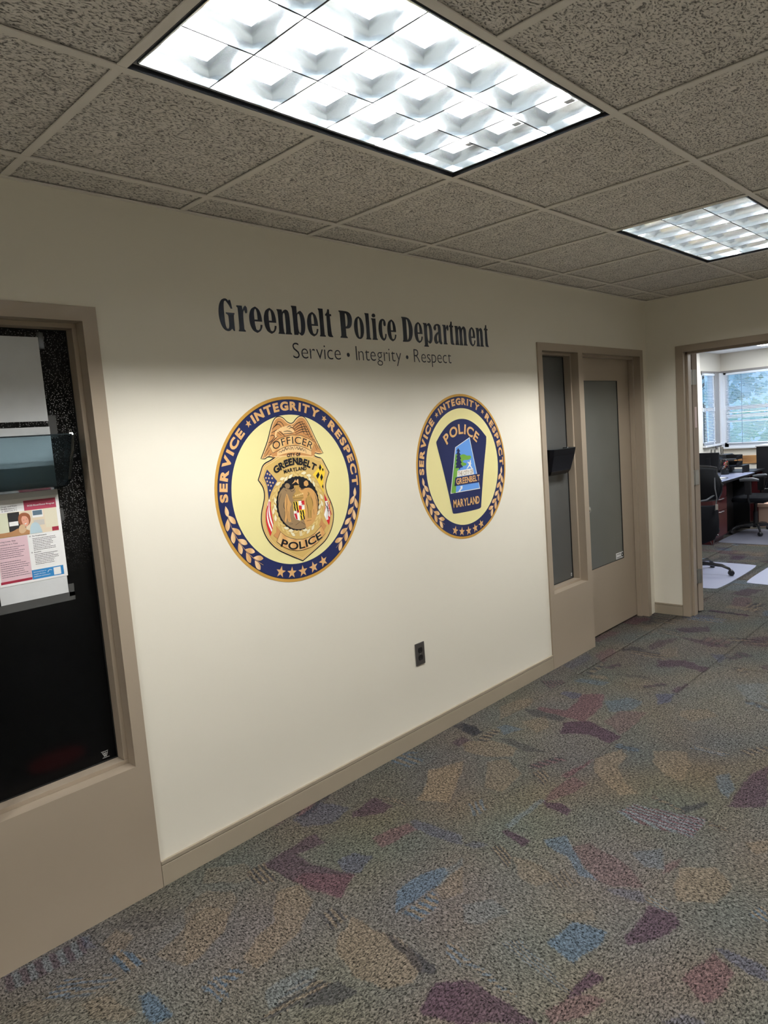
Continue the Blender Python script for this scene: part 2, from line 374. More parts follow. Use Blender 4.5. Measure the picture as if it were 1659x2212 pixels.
# ---------------------------------------------------------------- steel frame units with sidelight and door
def frosted(name,col,rough,tr=.0):
    m=mat(name,col,rough,spec=.5); b=m.node_tree.nodes['Principled BSDF']
    return m
m_film=mat('dark window film',(.010,.011,.011),.16,spec=.14)
b=m_film.node_tree.nodes['Principled BSDF']
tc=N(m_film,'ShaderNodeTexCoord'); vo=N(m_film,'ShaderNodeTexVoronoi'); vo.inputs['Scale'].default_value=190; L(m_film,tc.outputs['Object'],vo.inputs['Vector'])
rp=N(m_film,'ShaderNodeValToRGB'); rp.color_ramp.elements[0].position=.18; rp.color_ramp.elements[0].color=(.5,.5,.5,1); rp.color_ramp.elements[1].position=.33; rp.color_ramp.elements[1].color=(.0035,.0036,.004,1)  # pale specks paint sparkling reflections into the film colour
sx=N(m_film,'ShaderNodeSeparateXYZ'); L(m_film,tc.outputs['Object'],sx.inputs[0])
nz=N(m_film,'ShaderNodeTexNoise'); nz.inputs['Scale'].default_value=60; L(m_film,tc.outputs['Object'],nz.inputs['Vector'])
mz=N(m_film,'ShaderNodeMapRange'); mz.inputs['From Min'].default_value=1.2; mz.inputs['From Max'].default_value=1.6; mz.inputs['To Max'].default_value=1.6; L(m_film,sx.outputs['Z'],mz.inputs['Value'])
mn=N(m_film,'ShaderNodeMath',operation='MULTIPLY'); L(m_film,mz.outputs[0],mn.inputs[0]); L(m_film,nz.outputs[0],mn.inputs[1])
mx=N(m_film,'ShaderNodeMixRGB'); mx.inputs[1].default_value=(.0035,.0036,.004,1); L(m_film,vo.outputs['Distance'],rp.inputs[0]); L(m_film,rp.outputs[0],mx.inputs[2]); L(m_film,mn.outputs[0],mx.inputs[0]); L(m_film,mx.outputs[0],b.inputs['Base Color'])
m_frost=bumpy(mat('frosted grey glass',(.120,.124,.114),.25,spec=.5),40,.02,.001,vary=(2.5,.12))
m_frost2=bumpy(mat('frosted grey sidelight glass',(.082,.085,.084),.22,spec=.5),40,.02,.001,vary=(2.5,.18))
nt=m_film.node_tree; gl=nt.nodes.new('ShaderNodeBsdfRefraction'); gl.inputs['Roughness'].default_value=.45; gl.inputs['IOR'].default_value=1.25; gl.inputs[0].default_value=(.5,.5,.5,1)
ms=nt.nodes.new('ShaderNodeMixShader'); ms.inputs[0].default_value=.12; nt.links.new(b.outputs[0],ms.inputs[1]); nt.links.new(gl.outputs[0],ms.inputs[2]); nt.links.new(ms.outputs[0],nt.nodes['Material Output'].inputs[0])
YF=-.010; YG=.098
def unit(ti,wi,di,mir,glass,doorglass):
    X=lambda x: unit_x(x,mir)
    def bx(name,bl,m,parent=None,bv=.0015):
        return box(name,[(X(a),X(b_),c,d,e,f_) for a,b_,c,d,e,f_ in bl],m,parent,bv)
    # face members, then the projecting stops
    fx=[[(X(p),q) for p,q in lp] for lp in ([(3.187,0),(3.749,0),(3.749,DH),(4.645,DH),(4.645,0),(4.697,0),(4.697,DO),(3.187,DO)],[(3.237,.487),(3.687,.487),(3.687,DH),(3.237,DH)])]
    fr=shape('trim_%d'%ti,fx,m_taupe,None,YF,thick=.160); S(fr); bv_=fr.modifiers.new('bevel','BEVEL'); bv_.width=.0018; bv_.segments=2; bv_.limit_method='ANGLE'
    bx('stop',[(3.237,3.253,.043,.092,.503,DH-.016),(3.671,3.687,.043,.092,.503,DH-.016),(3.237,3.687,.043,.092,.487,.503),(3.237,3.687,.043,.092,DH-.016,DH),
               (3.749,3.765,.043,.080,0,DH),(4.629,4.645,.043,.080,0,DH),(3.765,4.629,.043,.080,DH-.016,DH)],m_taupe,fr,.001)
    wn=bx('window_%d'%wi,[(3.239,3.685,YG,YG+.006,.489,DH-.002)],glass,None,0); S(wn)
    bx('gasket',[(3.253,3.2555,.091,.099,.503,DH-.016),(3.6685,3.671,.091,.099,.503,DH-.016),(3.253,3.671,.091,.099,.503,.5055),(3.253,3.671,.091,.099,DH-.0185,DH-.016)],m_gasket,wn,0)
    # door leaf
    z0,z1=.012,DH-.006; a,b_=3.753,4.641; ga,gb,gz0,gz1=3.885,4.440,.507,1.870; y0,y1=.082,.126
    dr=shape('door_%d'%di,[[(X(p),q) for p,q in lp] for lp in ([(a,z0),(b_,z0),(b_,z1),(a,z1)],[(ga,gz0),(gb,gz0),(gb,gz1),(ga,gz1)])],m_taupe,None,y0,thick=y1-y0); S(dr)
    bx('door_glass',[(ga-.004,gb+.004,y0+.006,y0+.012,gz0-.004,gz1+.004)],doorglass,dr,0)
    bx('door_gasket',[(ga,ga+.004,y0+.001,y0+.006,gz0,gz1),(gb-.005,gb,y0+.001,y0+.006,gz0,gz1),(ga,gb,y0+.001,y0+.006,gz0,gz0+.003),(ga,gb,y0+.001,y0+.006,gz1-.003,gz1)],m_gasket,dr,0)
    bx('door_sweep',[(a+.004,b_-.004,y0+.012,y1-.008,.001,z0)],m_gasket,dr,0)
    lx=X(3.813)
    lathe('door_knob',[(0,0),(.030,0),(.030,-.006),(.012,-.010),(.011,-.030),(.022,-.036),(.026,-.048),(.022,-.058),(0,-.062)],m_chrome,dr,(lx,y0,.965),20,'y')
    return fr,wn,dr
unit(1,1,1,True,m_film,m_frost); fr2,w2,d2=unit(2,2,2,False,m_frost2,m_frost)
# closed dark rooms behind the two units
S(box('wall_store_room',[(XW0,XE,.9,.95,0,H),(XW0,XW0+.05,.14,.9,0,H),(XE-.05,XE,.14,.9,0,H),(XW0,XE,.14,.9,H,H+.05)],m_black))
# end doorway frame and its open leaf
def end_frame():
    x0,x1=XE-.010,XE+.145
    fr=box('trim_3',[(x0,x1,EO0,EO0+.058,0,DO),(x0,x1,EO1-.058,EO1,0,DO),(x0,x1,EO1,EO0,DH,DO)],m_taupe,None,.0015); S(fr)
    box('stop',[(XE+.040,XE+.098,EO0-.016,EO0,0,DH),(XE+.040,XE+.098,EO1,EO1+.016,0,DH),(XE+.040,XE+.098,EO1,EO0,DH-.016,DH)],m_taupe,fr,.001)
    d=empty('door_3',(XE+.150,EO0-.006,0),0); d['kind']='structure'
    th=math.radians(60)
    lf=box('leaf',(0.0,.90,-.045,0,.012,DH-.006),bumpy(mat('taupe door leaf',(.36,.30,.25),.4),90,.04,.001),d,.0015); lf.rotation_euler=(0,0,th)
    for z in (1.80,1.025,.24):
        hg=lathe('hinge',[(0,0),(.0075,0),(.0075,.115),(0,.115)],m_steel,d,(-.004,-.006,z),12)
        l2=box('hinge_leaf',(0,.003,-.036,-.002,z,z+.115),m_steel,d,.0005); l2.rotation_euler=(0,0,th); l2.location=(-.004,-.002,0)
        box('hinge_plate',(-.045,-.006,-.0005-.002,.0065,z,z+.115),m_steel,d,.0003)
    lb=box('edge_label',(-.0012,0,-.030,-.012,1.47,1.63),mat('pale pink label',(.75,.62,.62),.5),d); lb.rotation_euler=(0,0,th)
end_frame()
# ---------------------------------------------------------------- carpet tiles (dye pattern stored per vertex)
DYE={'P':(.030,.014,.027),'M':(.066,.034,.040),'N':(.036,.039,.065),'B':(.040,.066,.098),'T':(.108,.083,.058),'C':(.078,.094,.105),'K':(.016,.016,.021)}
CARPET=[['P',0.8,[727,-197,985,-194,971,-283,846,-248,844,-351,900,-523,780,-581,733,-369]],['M',0.7,[733,-369,787,-360,900,-523,780,-581,741,-473]],['N',0.7,[913,-407,993,-425,1022,-497,918,-531,888,-491]],['M',0.8,[1105,-405,1275,-451,1258,-511,1084,-490]],['N',0.6,[1288,-448,1314,-462,1334,-691,1289,-725,1268,-660,1258,-511]],['N',0.6,[999,-35,1164,-30,1215,-171,1073,-199,992,-111]],['P',0.85,[1191,-207,1336,-195,1333,-310,1273,-318,1163,-236]],['T',0.8,[1663,-229,1839,-302,1772,-353,1500,-491,1430,-360,1539,-325]],['T',0.7,[659,-366,743,-414,706,-515,589,-594,471,-613,388,-621,394,-551,471,-506,558,-490]],['T',0.7,[740,-683,740,-786,764,-890,724,-1009,652,-1032,583,-976,562,-870,600,-753,658,-706,687,-706]],['K',0.9,[749,-822,755,-854,746,-1036,716,-1061,698,-1018,724,-898]],['P',0.95,[699,-1081,753,-1138,632,-1231,585,-1128,596,-1106,635,-1098]],['K',0.8,[456,-810,523,-862,527,-936,459,-910,387,-848]],['SKT8',0.8,[275,-794,402,-830,496,-839,467,-751]],['SBT9',0.9,[856,-805,864,-880,978,-865,1004,-813]],['B',0.8,[925,-710,1046,-714,1128,-757,1120,-795,1032,-805,898,-790,842,-787]],['T',0.5,[1022,-806,1188,-803,1068,-895,985,-874]],['SKT8',0.9,[654,-186,636,-275,698,-324,736,-191]],['SKT6',0.8,[675,-586,654,-677,733,-674,726,-597]],['SBT8',0.9,[239,-570,257,-603,357,-604,357,-550]],['T',0.45,[403,-182,498,-158,560,-238,539,-300,427,-388,310,-434,256,-434]],['C',0.5,[353,-712,459,-720,527,-773,426,-801,326,-773]],['T',0.4,[570,-42,691,-132,670,-207,607,-222,517,-105]],['SBT5',0.7,[855,-993,842,-1069,794,-1106,789,-1047]],['C',0.45,[1113,-769,1221,-778,1188,-803,1025,-811]],['N',0.8,[2838,-256,2888,-252,2913,-346,2855,-389,2815,-353]],['M',0.95,[2906,-362,2973,-467,2792,-541,2563,-557,2563,-425,2563,-264,2608,-260,2640,-404,2760,-395]],['K',0.7,[2536,-197,2563,-264,2553,-454,2500,-462,2476,-294]],['P',0.95,[2492,-472,2584,-567,2503,-791,2397,-784,2437,-655,2365,-528]],['M',0.55,[2802,-649,2852,-771,2635,-788,2523,-781,2621,-643]],['T',0.6,[2484,-70,2633,-97,2703,-152,2603,-203,2336,-173]],['T',0.5,[2381,-285,2515,-352,2402,-442,2306,-423]],['B',0.6,[2252,-219,2303,-231,2308,-344,2192,-295]],['B',0.45,[2872,-517,2993,-603,2986,-692,2867,-703,2747,-612]],['N',0.85,[3126,-706,3180,-790,3065,-815,2979,-779]],['P',0.8,[3295,-755,3395,-802,3217,-796,3169,-773]],['SKP8',0.9,[3185,-582,3180,-629,3296,-701,3308,-663]],['P',0.85,[3689,-481,3770,-616,3697,-802,3611,-788,3641,-642,3556,-536]],['N',0.7,[3963,-721,4014,-807,3814,-828,3884,-771]],['SKP7',0.7,[3918,-827,3888,-848,4073,-945,4103,-847]],['T',0.7,[3212,-236,3255,-338,3208,-385,3165,-285]],['B',0.5,[3064,-215,3130,-229,3165,-406,3087,-398]],['SKT7',0.8,[3230,-201,3223,-255,3480,-239,3462,-209]],['K',0.6,[2140,-296,2172,-343,2145,-595,2091,-483]],['T',0.7,[2004,-175,2101,-278,2105,-431,2012,-472,1936,-363,1922,-238]],['SKT8',0.9,[2059,-216,2073,-275,2219,-253,2216,-208]],['K',0.9,[2185,-35,2200,-99,2146,-187,2083,-174,2110,-93]],['T',0.6,[1894,-404,1975,-454,1898,-598,1711,-624,1690,-540]],['SKM9',0.9,[1968,-573,1974,-629,2123,-697,2136,-650]],['SKT7',0.8,[1922,-632,1854,-740,1959,-715,1976,-647]],['SBT6',0.6,[1536,-565,1469,-644,1562,-651,1604,-582]],['C',0.7,[1499,-777,1751,-785,1752,-811,1486,-804]],['M',0.9,[1983,-748,2087,-774,2217,-799,2106,-801,1967,-785]],['M',0.7,[1868,-787,2001,-803,1979,-886,1845,-863,1730,-806]],['P',0.95,[1736,-803,1770,-862,1751,-933,1705,-942,1710,-854]],['T',0.65,[2217,-799,2372,-853,2320,-914,2207,-913,2085,-1006,2033,-1096,1970,-1035,2045,-922,2114,-843]],['T',0.6,[2440,-986,2521,-1103,2392,-1176,2224,-1200,2246,-1119,2330,-1025]],['T',0.5,[2968,-903,3069,-1011,3004,-1090,2865,-1009,2898,-930]],['SKB5',0.8,[2370,-816,2384,-939,2429,-919,2417,-813]],['SBT4',0.8,[2563,-1112,2567,-1269,2604,-1273,2596,-1126]],['K',0.9,[2019,-1264,2128,-1341,2111,-1354,1989,-1305]],['SKT6',0.9,[2027,-1139,1999,-1272,2002,-1300,2054,-1151]],['SCM14',0.95,[1846,-1087,1809,-1173,1843,-1388,1999,-1386]],['SCM14',0.95,[1846,-1087,1843,-1388,1999,-1386,1937,-1115]],['SKT4',0.9,[1965,-1405,1951,-1471,1973,-1470,1990,-1396]],['P',0.85,[2139,-1416,2451,-1406,2580,-1442,2229,-1539,2150,-1454]],['SKT9',0.7,[2651,-1290,2627,-1353,2728,-1402,2787,-1385]],['B',0.5,[2372,-1295,2415,-1326,2303,-1392,2196,-1397,2260,-1332]],['C',0.5,[3494,-1016,3618,-1156,3311,-1241,3303,-1133]],['SBK4',0.7,[3267,-1126,3209,-1269,3259,-1255,3300,-1153]],['P',0.95,[1450,-798,1476,-802,1463,-920,1411,-912]],['SKT7',0.9,[1331,-825,1265,-945,1342,-917,1371,-839]],['N',0.5,[1287,-727,1332,-746,1350,-811,1293,-775]],['B',0.7,[1503,-953,1574,-1007,1493,-1098,1437,-1151,1397,-1236,1386,-1172,1459,-1072,1469,-989]],['M',0.55,[1522,-1060,1580,-1097,1543,-1274,1459,-1365,1403,-1293,1398,-1221,1462,-1131]],['B',0.35,[1623,-1251,1708,-1325,1600,-1383,1564,-1319]],['M',0.6,[1620,-1375,1696,-1403,1636,-1414,1562,-1385]],['T',0.65,[1630,-1422,1712,-1512,1647,-1593,1521,-1583,1461,-1476,1531,-1442]],['T',0.6,[1917,-1546,1991,-1605,1908,-1628,1870,-1597]],['T',0.5,[1342,-917,1359,-1032,1314,-1111,1241,-1082,1254,-999]],['SKT12',0.5,[1298,-1091,1262,-1142,1350,-1191,1392,-1110]],['N',0.5,[1376,-1273,1441,-1373,1386,-1409,1364,-1305]],['SCT5',0.9,[1391,-1401,1383,-1477,1407,-1480,1429,-1404]],['P',0.9,[1378,-1413,1397,-1495,1356,-1526,1290,-1521,1172,-1446,1198,-1416,1290,-1428]],['B',0.85,[1035,-1249,1163,-1266,1192,-1370,1138,-1379,1010,-1351,1016,-1298]],['T',0.3,[1172,-1221,1254,-1283,1213,-1316,1163,-1266]],['SBT7',0.7,[813,-1092,789,-1273,799,-1296,837,-1073]],['P',0.9,[756,-1136,766,-1181,762,-1321,756,-1383,632,-1231]],['P',0.95,[882,-1399,1011,-1403,1015,-1447,913,-1427]],['M',0.7,[796,-1381,879,-1400,935,-1443,940,-1490,847,-1463,780,-1413]],['M',0.8,[1139,-1613,1298,-1653,1258,-1717,1181,-1727,1094,-1699,1119,-1651]],['N',0.7,[1316,-1652,1336,-1677,1331,-1787,1282,-1801,1273,-1747]],['N',0.5,[961,-1634,1033,-1664,1035,-1725]],['SBT9',0.5,[944,-1134,894,-1392,912,-1405,993,-1170]],['SBT6',0.8,[1596,-1693,1582,-1718,1521,-1735,1530,-1680]],['C',0.4,[1010,-940,1101,-996,1074,-1081,976,-1041,946,-989]],['SPC12',0.6,[-138,-15,-148,-98,78,-125,124,-40]],['N',0.5,[94,-22,118,-53,113,-129,89,-99]],['T',0.55,[128,-118,198,-90,216,-176,173,-204,132,-192]],['SBT4',0.95,[120,-217,122,-311,196,-311,161,-189]],['T',0.6,[228,-313,331,-281,410,-237,461,-244,494,-333,421,-394,348,-425,260,-438,227,-360]],['SBT8',0.8,[-94,-207,-35,-255,52,-269,3,-181]],['SBT7',0.6,[-56,-254,9,-309,102,-314,82,-261]],['B',0.9,[107,-431,134,-447,140,-536,132,-581,84,-560,85,-483]],['T',0.5,[-21,-321,44,-345,72,-483,32,-496,-24,-396]],['T',0.3,[-186,-190,-85,-193,-65,-268,-139,-287]],['SBT6',0.8,[245,-552,251,-641,283,-649,306,-540]],['K',0.3,[201,-73,292,-63,391,-178,322,-204,228,-150]],['M',0.6,[3584,-92,3753,-110,3717,-185,3465,-208]],['N',0.4,[3310,-10,3587,-32,3520,-113,3230,-112]],['SKM12',0.7,[2957,-48,2873,-164,3013,-190,3046,-139]],['K',0.8,[3753,-179,3884,-231,3845,-337,3763,-264]],['SKT6',0.8,[3722,-260,3723,-515,3823,-432,3804,-267]],['P',0.6,[3914,-318,4073,-305,4220,-413,4003,-401,3855,-354]],['P',0.75,[4426,-298,4579,-491,4468,-540,4344,-398]],['P',0.7,[4250,-390,4240,-525,4178,-773,4119,-672,4205,-462]],['K',0.6,[4528,62,4647,-63,4420,-110,4446,25]],['T',0.3,[4388,-51,4513,-192,4336,-218,4245,-138]],['T',0.35,[3885,-406,4010,-484,3821,-557,3747,-495]],['SKT6',0.5,[4069,-146,4193,-208,4395,-240,4277,-196]],['SKT8',0.7,[4318,-808,4264,-922,4395,-942,4454,-827]],['P',0.6,[4444,-810,4538,-902,4430,-932,4382,-848]],['SKT6',0.6,[3733,-934,3701,-1040,3779,-1008,3793,-923]],['P',0.6,[3862,-1037,3947,-1065,3833,-1097]],['K',0.5,[3303,-342,3370,-504,3327,-639,3316,-469]],['SKP8',0.8,[3383,-249,3377,-296,3471,-335,3502,-299]],['T',0.7,[1676,-226,1774,-310,1686,-397,1552,-449,1489,-474,1436,-358,1554,-311]],['SBT6',0.6,[1614,-28,1632,-54,1782,-64,1791,-15]],['SKT5',0.8,[1334,-217,1365,-348,1389,-336,1379,-233]],['P',0.7,[1959,-134,2050,-134,2047,-197,1954,-189]],['K',0.8,[2125,-1,2191,-26,2160,-195,2099,-189]]]
def inside(px,py,poly):
    c=np.zeros(px.shape,bool); n=len(poly); j=n-1
    for i in range(n):
        xi,yi=poly[i]; xj,yj=poly[j]
        if yi!=yj:
            t=((yi>py)!=(yj>py))&(px<(xj-xi)*(py-yi)/(yj-yi)+xi); c^=t
        j=i
    return c
PATCH=[(c,a,[(q[i]/1000,q[i+1]/1000) for i in range(0,len(q),2)]) for c,a,q in CARPET]
# untraced tiles (office floor, behind the viewer) get the same kind of patches at random
seen=lambda x,y: (x<4.6 and y>-.364*(x+.68)-1.75 and y<0)
for _ in range(620):
    x,y=random.uniform(-2.5,11),random.uniform(-5,1.5)
    if seen(x,y) and not (x>3.9 and y>-2): 
        if not(y<-2.2 and x<.2): continue
    w_,h_,a=random.uniform(.05,.16),random.uniform(.04,.11),random.choice([0,1.57])+random.uniform(-.25,.25)
    p=[]
    for dx,dy in ((-w_,-h_),(w_,-h_*random.uniform(.3,1)),(w_*random.uniform(.5,1),h_),(-w_,h_*random.uniform(.2,1))):
        p.append((x+dx*math.cos(a)-dy*math.sin(a),y+dx*math.sin(a)+dy*math.cos(a)))
    PATCH.append((random.choice(['P','M','N','B','T','T','C','SKT7','SBT6','SKM7']),random.uniform(.45,.9),p))
for _ in range(150):
    x,y=random.uniform(4.9,10),random.uniform(-2.4,1.0); w_,h_,a=random.uniform(.06,.18),random.uniform(.03,.09),random.choice([0,1.57])+random.uniform(-.2,.2)
    PATCH.append((random.choice(['P','K','P','T','T','C','SKT7','SKP7']),random.uniform(.5,.95),[(x+dx*math.cos(a)-dy*math.sin(a),y+dx*math.sin(a)+dy*math.cos(a)) for dx,dy in ((-w_,-h_),(w_,-h_*.7),(w_*.8,h_),(-w_,h_*.5))]))
BB=[(min(p[0] for p in q),max(p[0] for p in q),min(p[1] for p in q),max(p[1] for p in q)) for _,_,q in PATCH]
def dye(x,y):
    n=lambda f,s: np.sin(x*f+s)*np.cos(y*f*1.3+s*2)+.6*np.sin((x+y)*f*.7+s*3)
    base=np.stack([.066+.003*n(7,1),.062+.002*n(6,1.5),.054+.002*n(5,2.6)],1)
    base+= (.004*n(11,4))[:,None]*np.array([.9,.2,-.4])+(.006*n(3.1,7))[:,None]
    jx=x+.0025*np.sin(y*410+x*270)+.003*np.sin(y*57+3*x); jy=y+.0025*np.sin(x*390+y*290)+.003*np.sin(x*53+5*y)
    x0,x1,y0,y1=x.min(),x.max(),y.min(),y.max()
    for (c,a,q),b in zip(PATCH,BB):
        if b[0]>x1+.02 or b[1]<x0-.02 or b[2]>y1+.02 or b[3]<y0-.02: continue
        a=a*.78; k=inside(jx,jy,q)
        if not k.any(): continue
        if c[0]=='S':
            ca,cb=np.array(DYE[c[1]]),np.array(DYE[c[2]]); nn=int(c[3:])
            A,B_=np.array(q[0]),np.array(q[1]); e=B_-A; e=e/np.linalg.norm(e); nr=np.array([-e[1],e[0]])
            d=np.array([(np.array(p)-A)@nr for p in q]); per=max(d.max()-d.min(),.02)/max(nn/2,1)
            s=((x*.7+jx*.3-A[0])*nr[0]+(y*.7+jy*.3-A[1])*nr[1])/per
            col=np.where((np.mod(s,1)<.5)[:,None],ca[None],cb[None])
            base[k]=base[k]*(1-a)+col[k]*a
        else: base[k]=base[k]*(1-a)+np.array(DYE[c])[None]*a
    return np.clip(base,.01,1)
def carpet_tile(x0,x1,y0,y1,step,turn):
    g=.0004; x0+=g;x1-=g;y0+=g;y1-=g
    nx=max(2,int(round((x1-x0)/step))); ny=max(2,int(round((y1-y0)/step)))
    X,Y=np.meshgrid(np.linspace(x0,x1,nx+1),np.linspace(y0,y1,ny+1)); X=X.ravel();Y=Y.ravel()
    col=dye(X,Y); cx,cy=(x0+x1)/2,(y0+y1)/2
    me=bpy.data.meshes.new('carpet_tile'); nv=len(X); i=np.arange(nx); jn=np.arange(ny)
    I,J=np.meshgrid(i,jn); b=(J*(nx+1)+I).ravel(); F=np.stack([b,b+1,b+nx+2,b+nx+1],1)
    lx,ly=X-cx,Y-cy
    if turn: lx,ly=ly.copy(),-lx          # pile runs the other way: geometry turned back by the object's rotation
    # skirt makes the tile 6 mm thick
    ring=[k for k in range(nx+1)]+[k*(nx+1)+nx for k in range(1,ny+1)]+[ny*(nx+1)+k for k in range(nx-1,-1,-1)]+[k*(nx+1) for k in range(ny-1,0,-1)]
    V=np.c_[lx,ly,np.zeros(nv)]; V2=V[ring].copy(); V2[:,2]=-.006; V=np.r_[V,V2]
    m_=len(ring); sk=[(ring[(q+1)%m_],ring[q],nv+q,nv+(q+1)%m_) for q in range(m_)]
    F=np.r_[F,np.array(sk)]
    me.vertices.add(len(V)); me.vertices.foreach_set('co',V.ravel().astype(np.float32))
    me.loops.add(F.size); me.loops.foreach_set('vertex_index',F.ravel().astype(np.int32))
    me.polygons.add(len(F)); me.polygons.foreach_set('loop_start',np.arange(0,F.size,4).astype(np.int32))
    me.update(calc_edges=True); me.validate()
    ca=me.color_attributes.new('dye','FLOAT_COLOR','POINT'); cc=np.ones((len(V),4),np.float32); cc[:nv,:3]=col; cc[nv:,:3]=col[ring]; ca.data.foreach_set('color',cc.ravel())
    me.materials.append(m_carpet)
    o=link('carpet_tile',me,None,fl); o.location=(cx,cy,0); o.rotation_euler=(0,0,math.pi/2 if turn else 0)
    return o
CX0,CY0=.735,-.180
for k in range(-7,18):
    for j in range(-4,9):
        x0,x1=CX0+GR*k,CX0+GR*(k+1); y1,y0=CY0-GR*(j-1)+0,CY0-GR*j
        ytop=OYL if x0>XE+.05 else .13
        if x0<XE<x1 and y0>.12: continue
        x0=max(x0,XW0);x1=min(x1,OXB);y0=max(y0,YR if x0<XE else OY0);y1=min(y1,ytop)
        if x0<XE<x1 and y1>.13: y1=.13
        if x1-x0<.02 or y1-y0<.02: continue
        mx_,my_=(x0+x1)/2,(y0+y1)/2; d=math.hypot(mx_-CP[0],my_-CP[1])
        vis= (mx_>-.5 and my_>-.5*(mx_+.68)-2.6)
        step=(.005 if d<2.8 else .0075 if d<4.3 else .02 if d<7 else .04) if vis else .06
        carpet_tile(x0,x1,y0,y1,step,(k+j)%2)
# ---------------------------------------------------------------- wall seals (printed vinyl discs)
def vinyl(n,c,r=.42): return mat(n,c,r,spec=.35)
m_gold=vinyl('vinyl gold rim',(.56,.31,.062)); m_navy=vinyl('vinyl navy',(.013,.020,.085)); m_cream=vinyl('vinyl pale yellow',(.80,.73,.36))
m_letter=vinyl('vinyl tan gold lettering',(.70,.40,.16)); m_leaf=vinyl('vinyl leaf copper',(.66,.37,.15)); m_leafl=vinyl('vinyl leaf light',(.86,.60,.36))
m_ink=vinyl('vinyl black ink',(.008,.009,.014)); m_badge=vinyl('vinyl badge gold',(.62,.42,.14)); m_badge2=vinyl('vinyl badge light gold',(.74,.54,.24)); m_badged=vinyl('vinyl badge dark gold',(.46,.28,.08))
m_copper=vinyl('vinyl eagle copper',(.56,.27,.10)); m_copl=vinyl('vinyl eagle light',(.80,.55,.27)); m_wht=vinyl('vinyl white',(.85,.84,.82)); m_red=vinyl('vinyl red',(.58,.025,.035)); m_blue=vinyl('vinyl flag blue',(.020,.030,.12))
m_yel=vinyl('vinyl yellow',(.86,.60,.055)); m_wr1=vinyl('vinyl wreath pale',(.80,.74,.52)); m_wr2=vinyl('vinyl wreath gold',(.70,.52,.20)); m_brown=vinyl('vinyl emblem brown',(.30,.20,.105)); m_orange=vinyl('vinyl emblem orange',(.62,.34,.12))
m_sky=vinyl('vinyl sky blue',(.13,.33,.80)); m_green=vinyl('vinyl green',(.17,.40,.060)); m_ban=vinyl('vinyl banner gold',(.74,.50,.22))
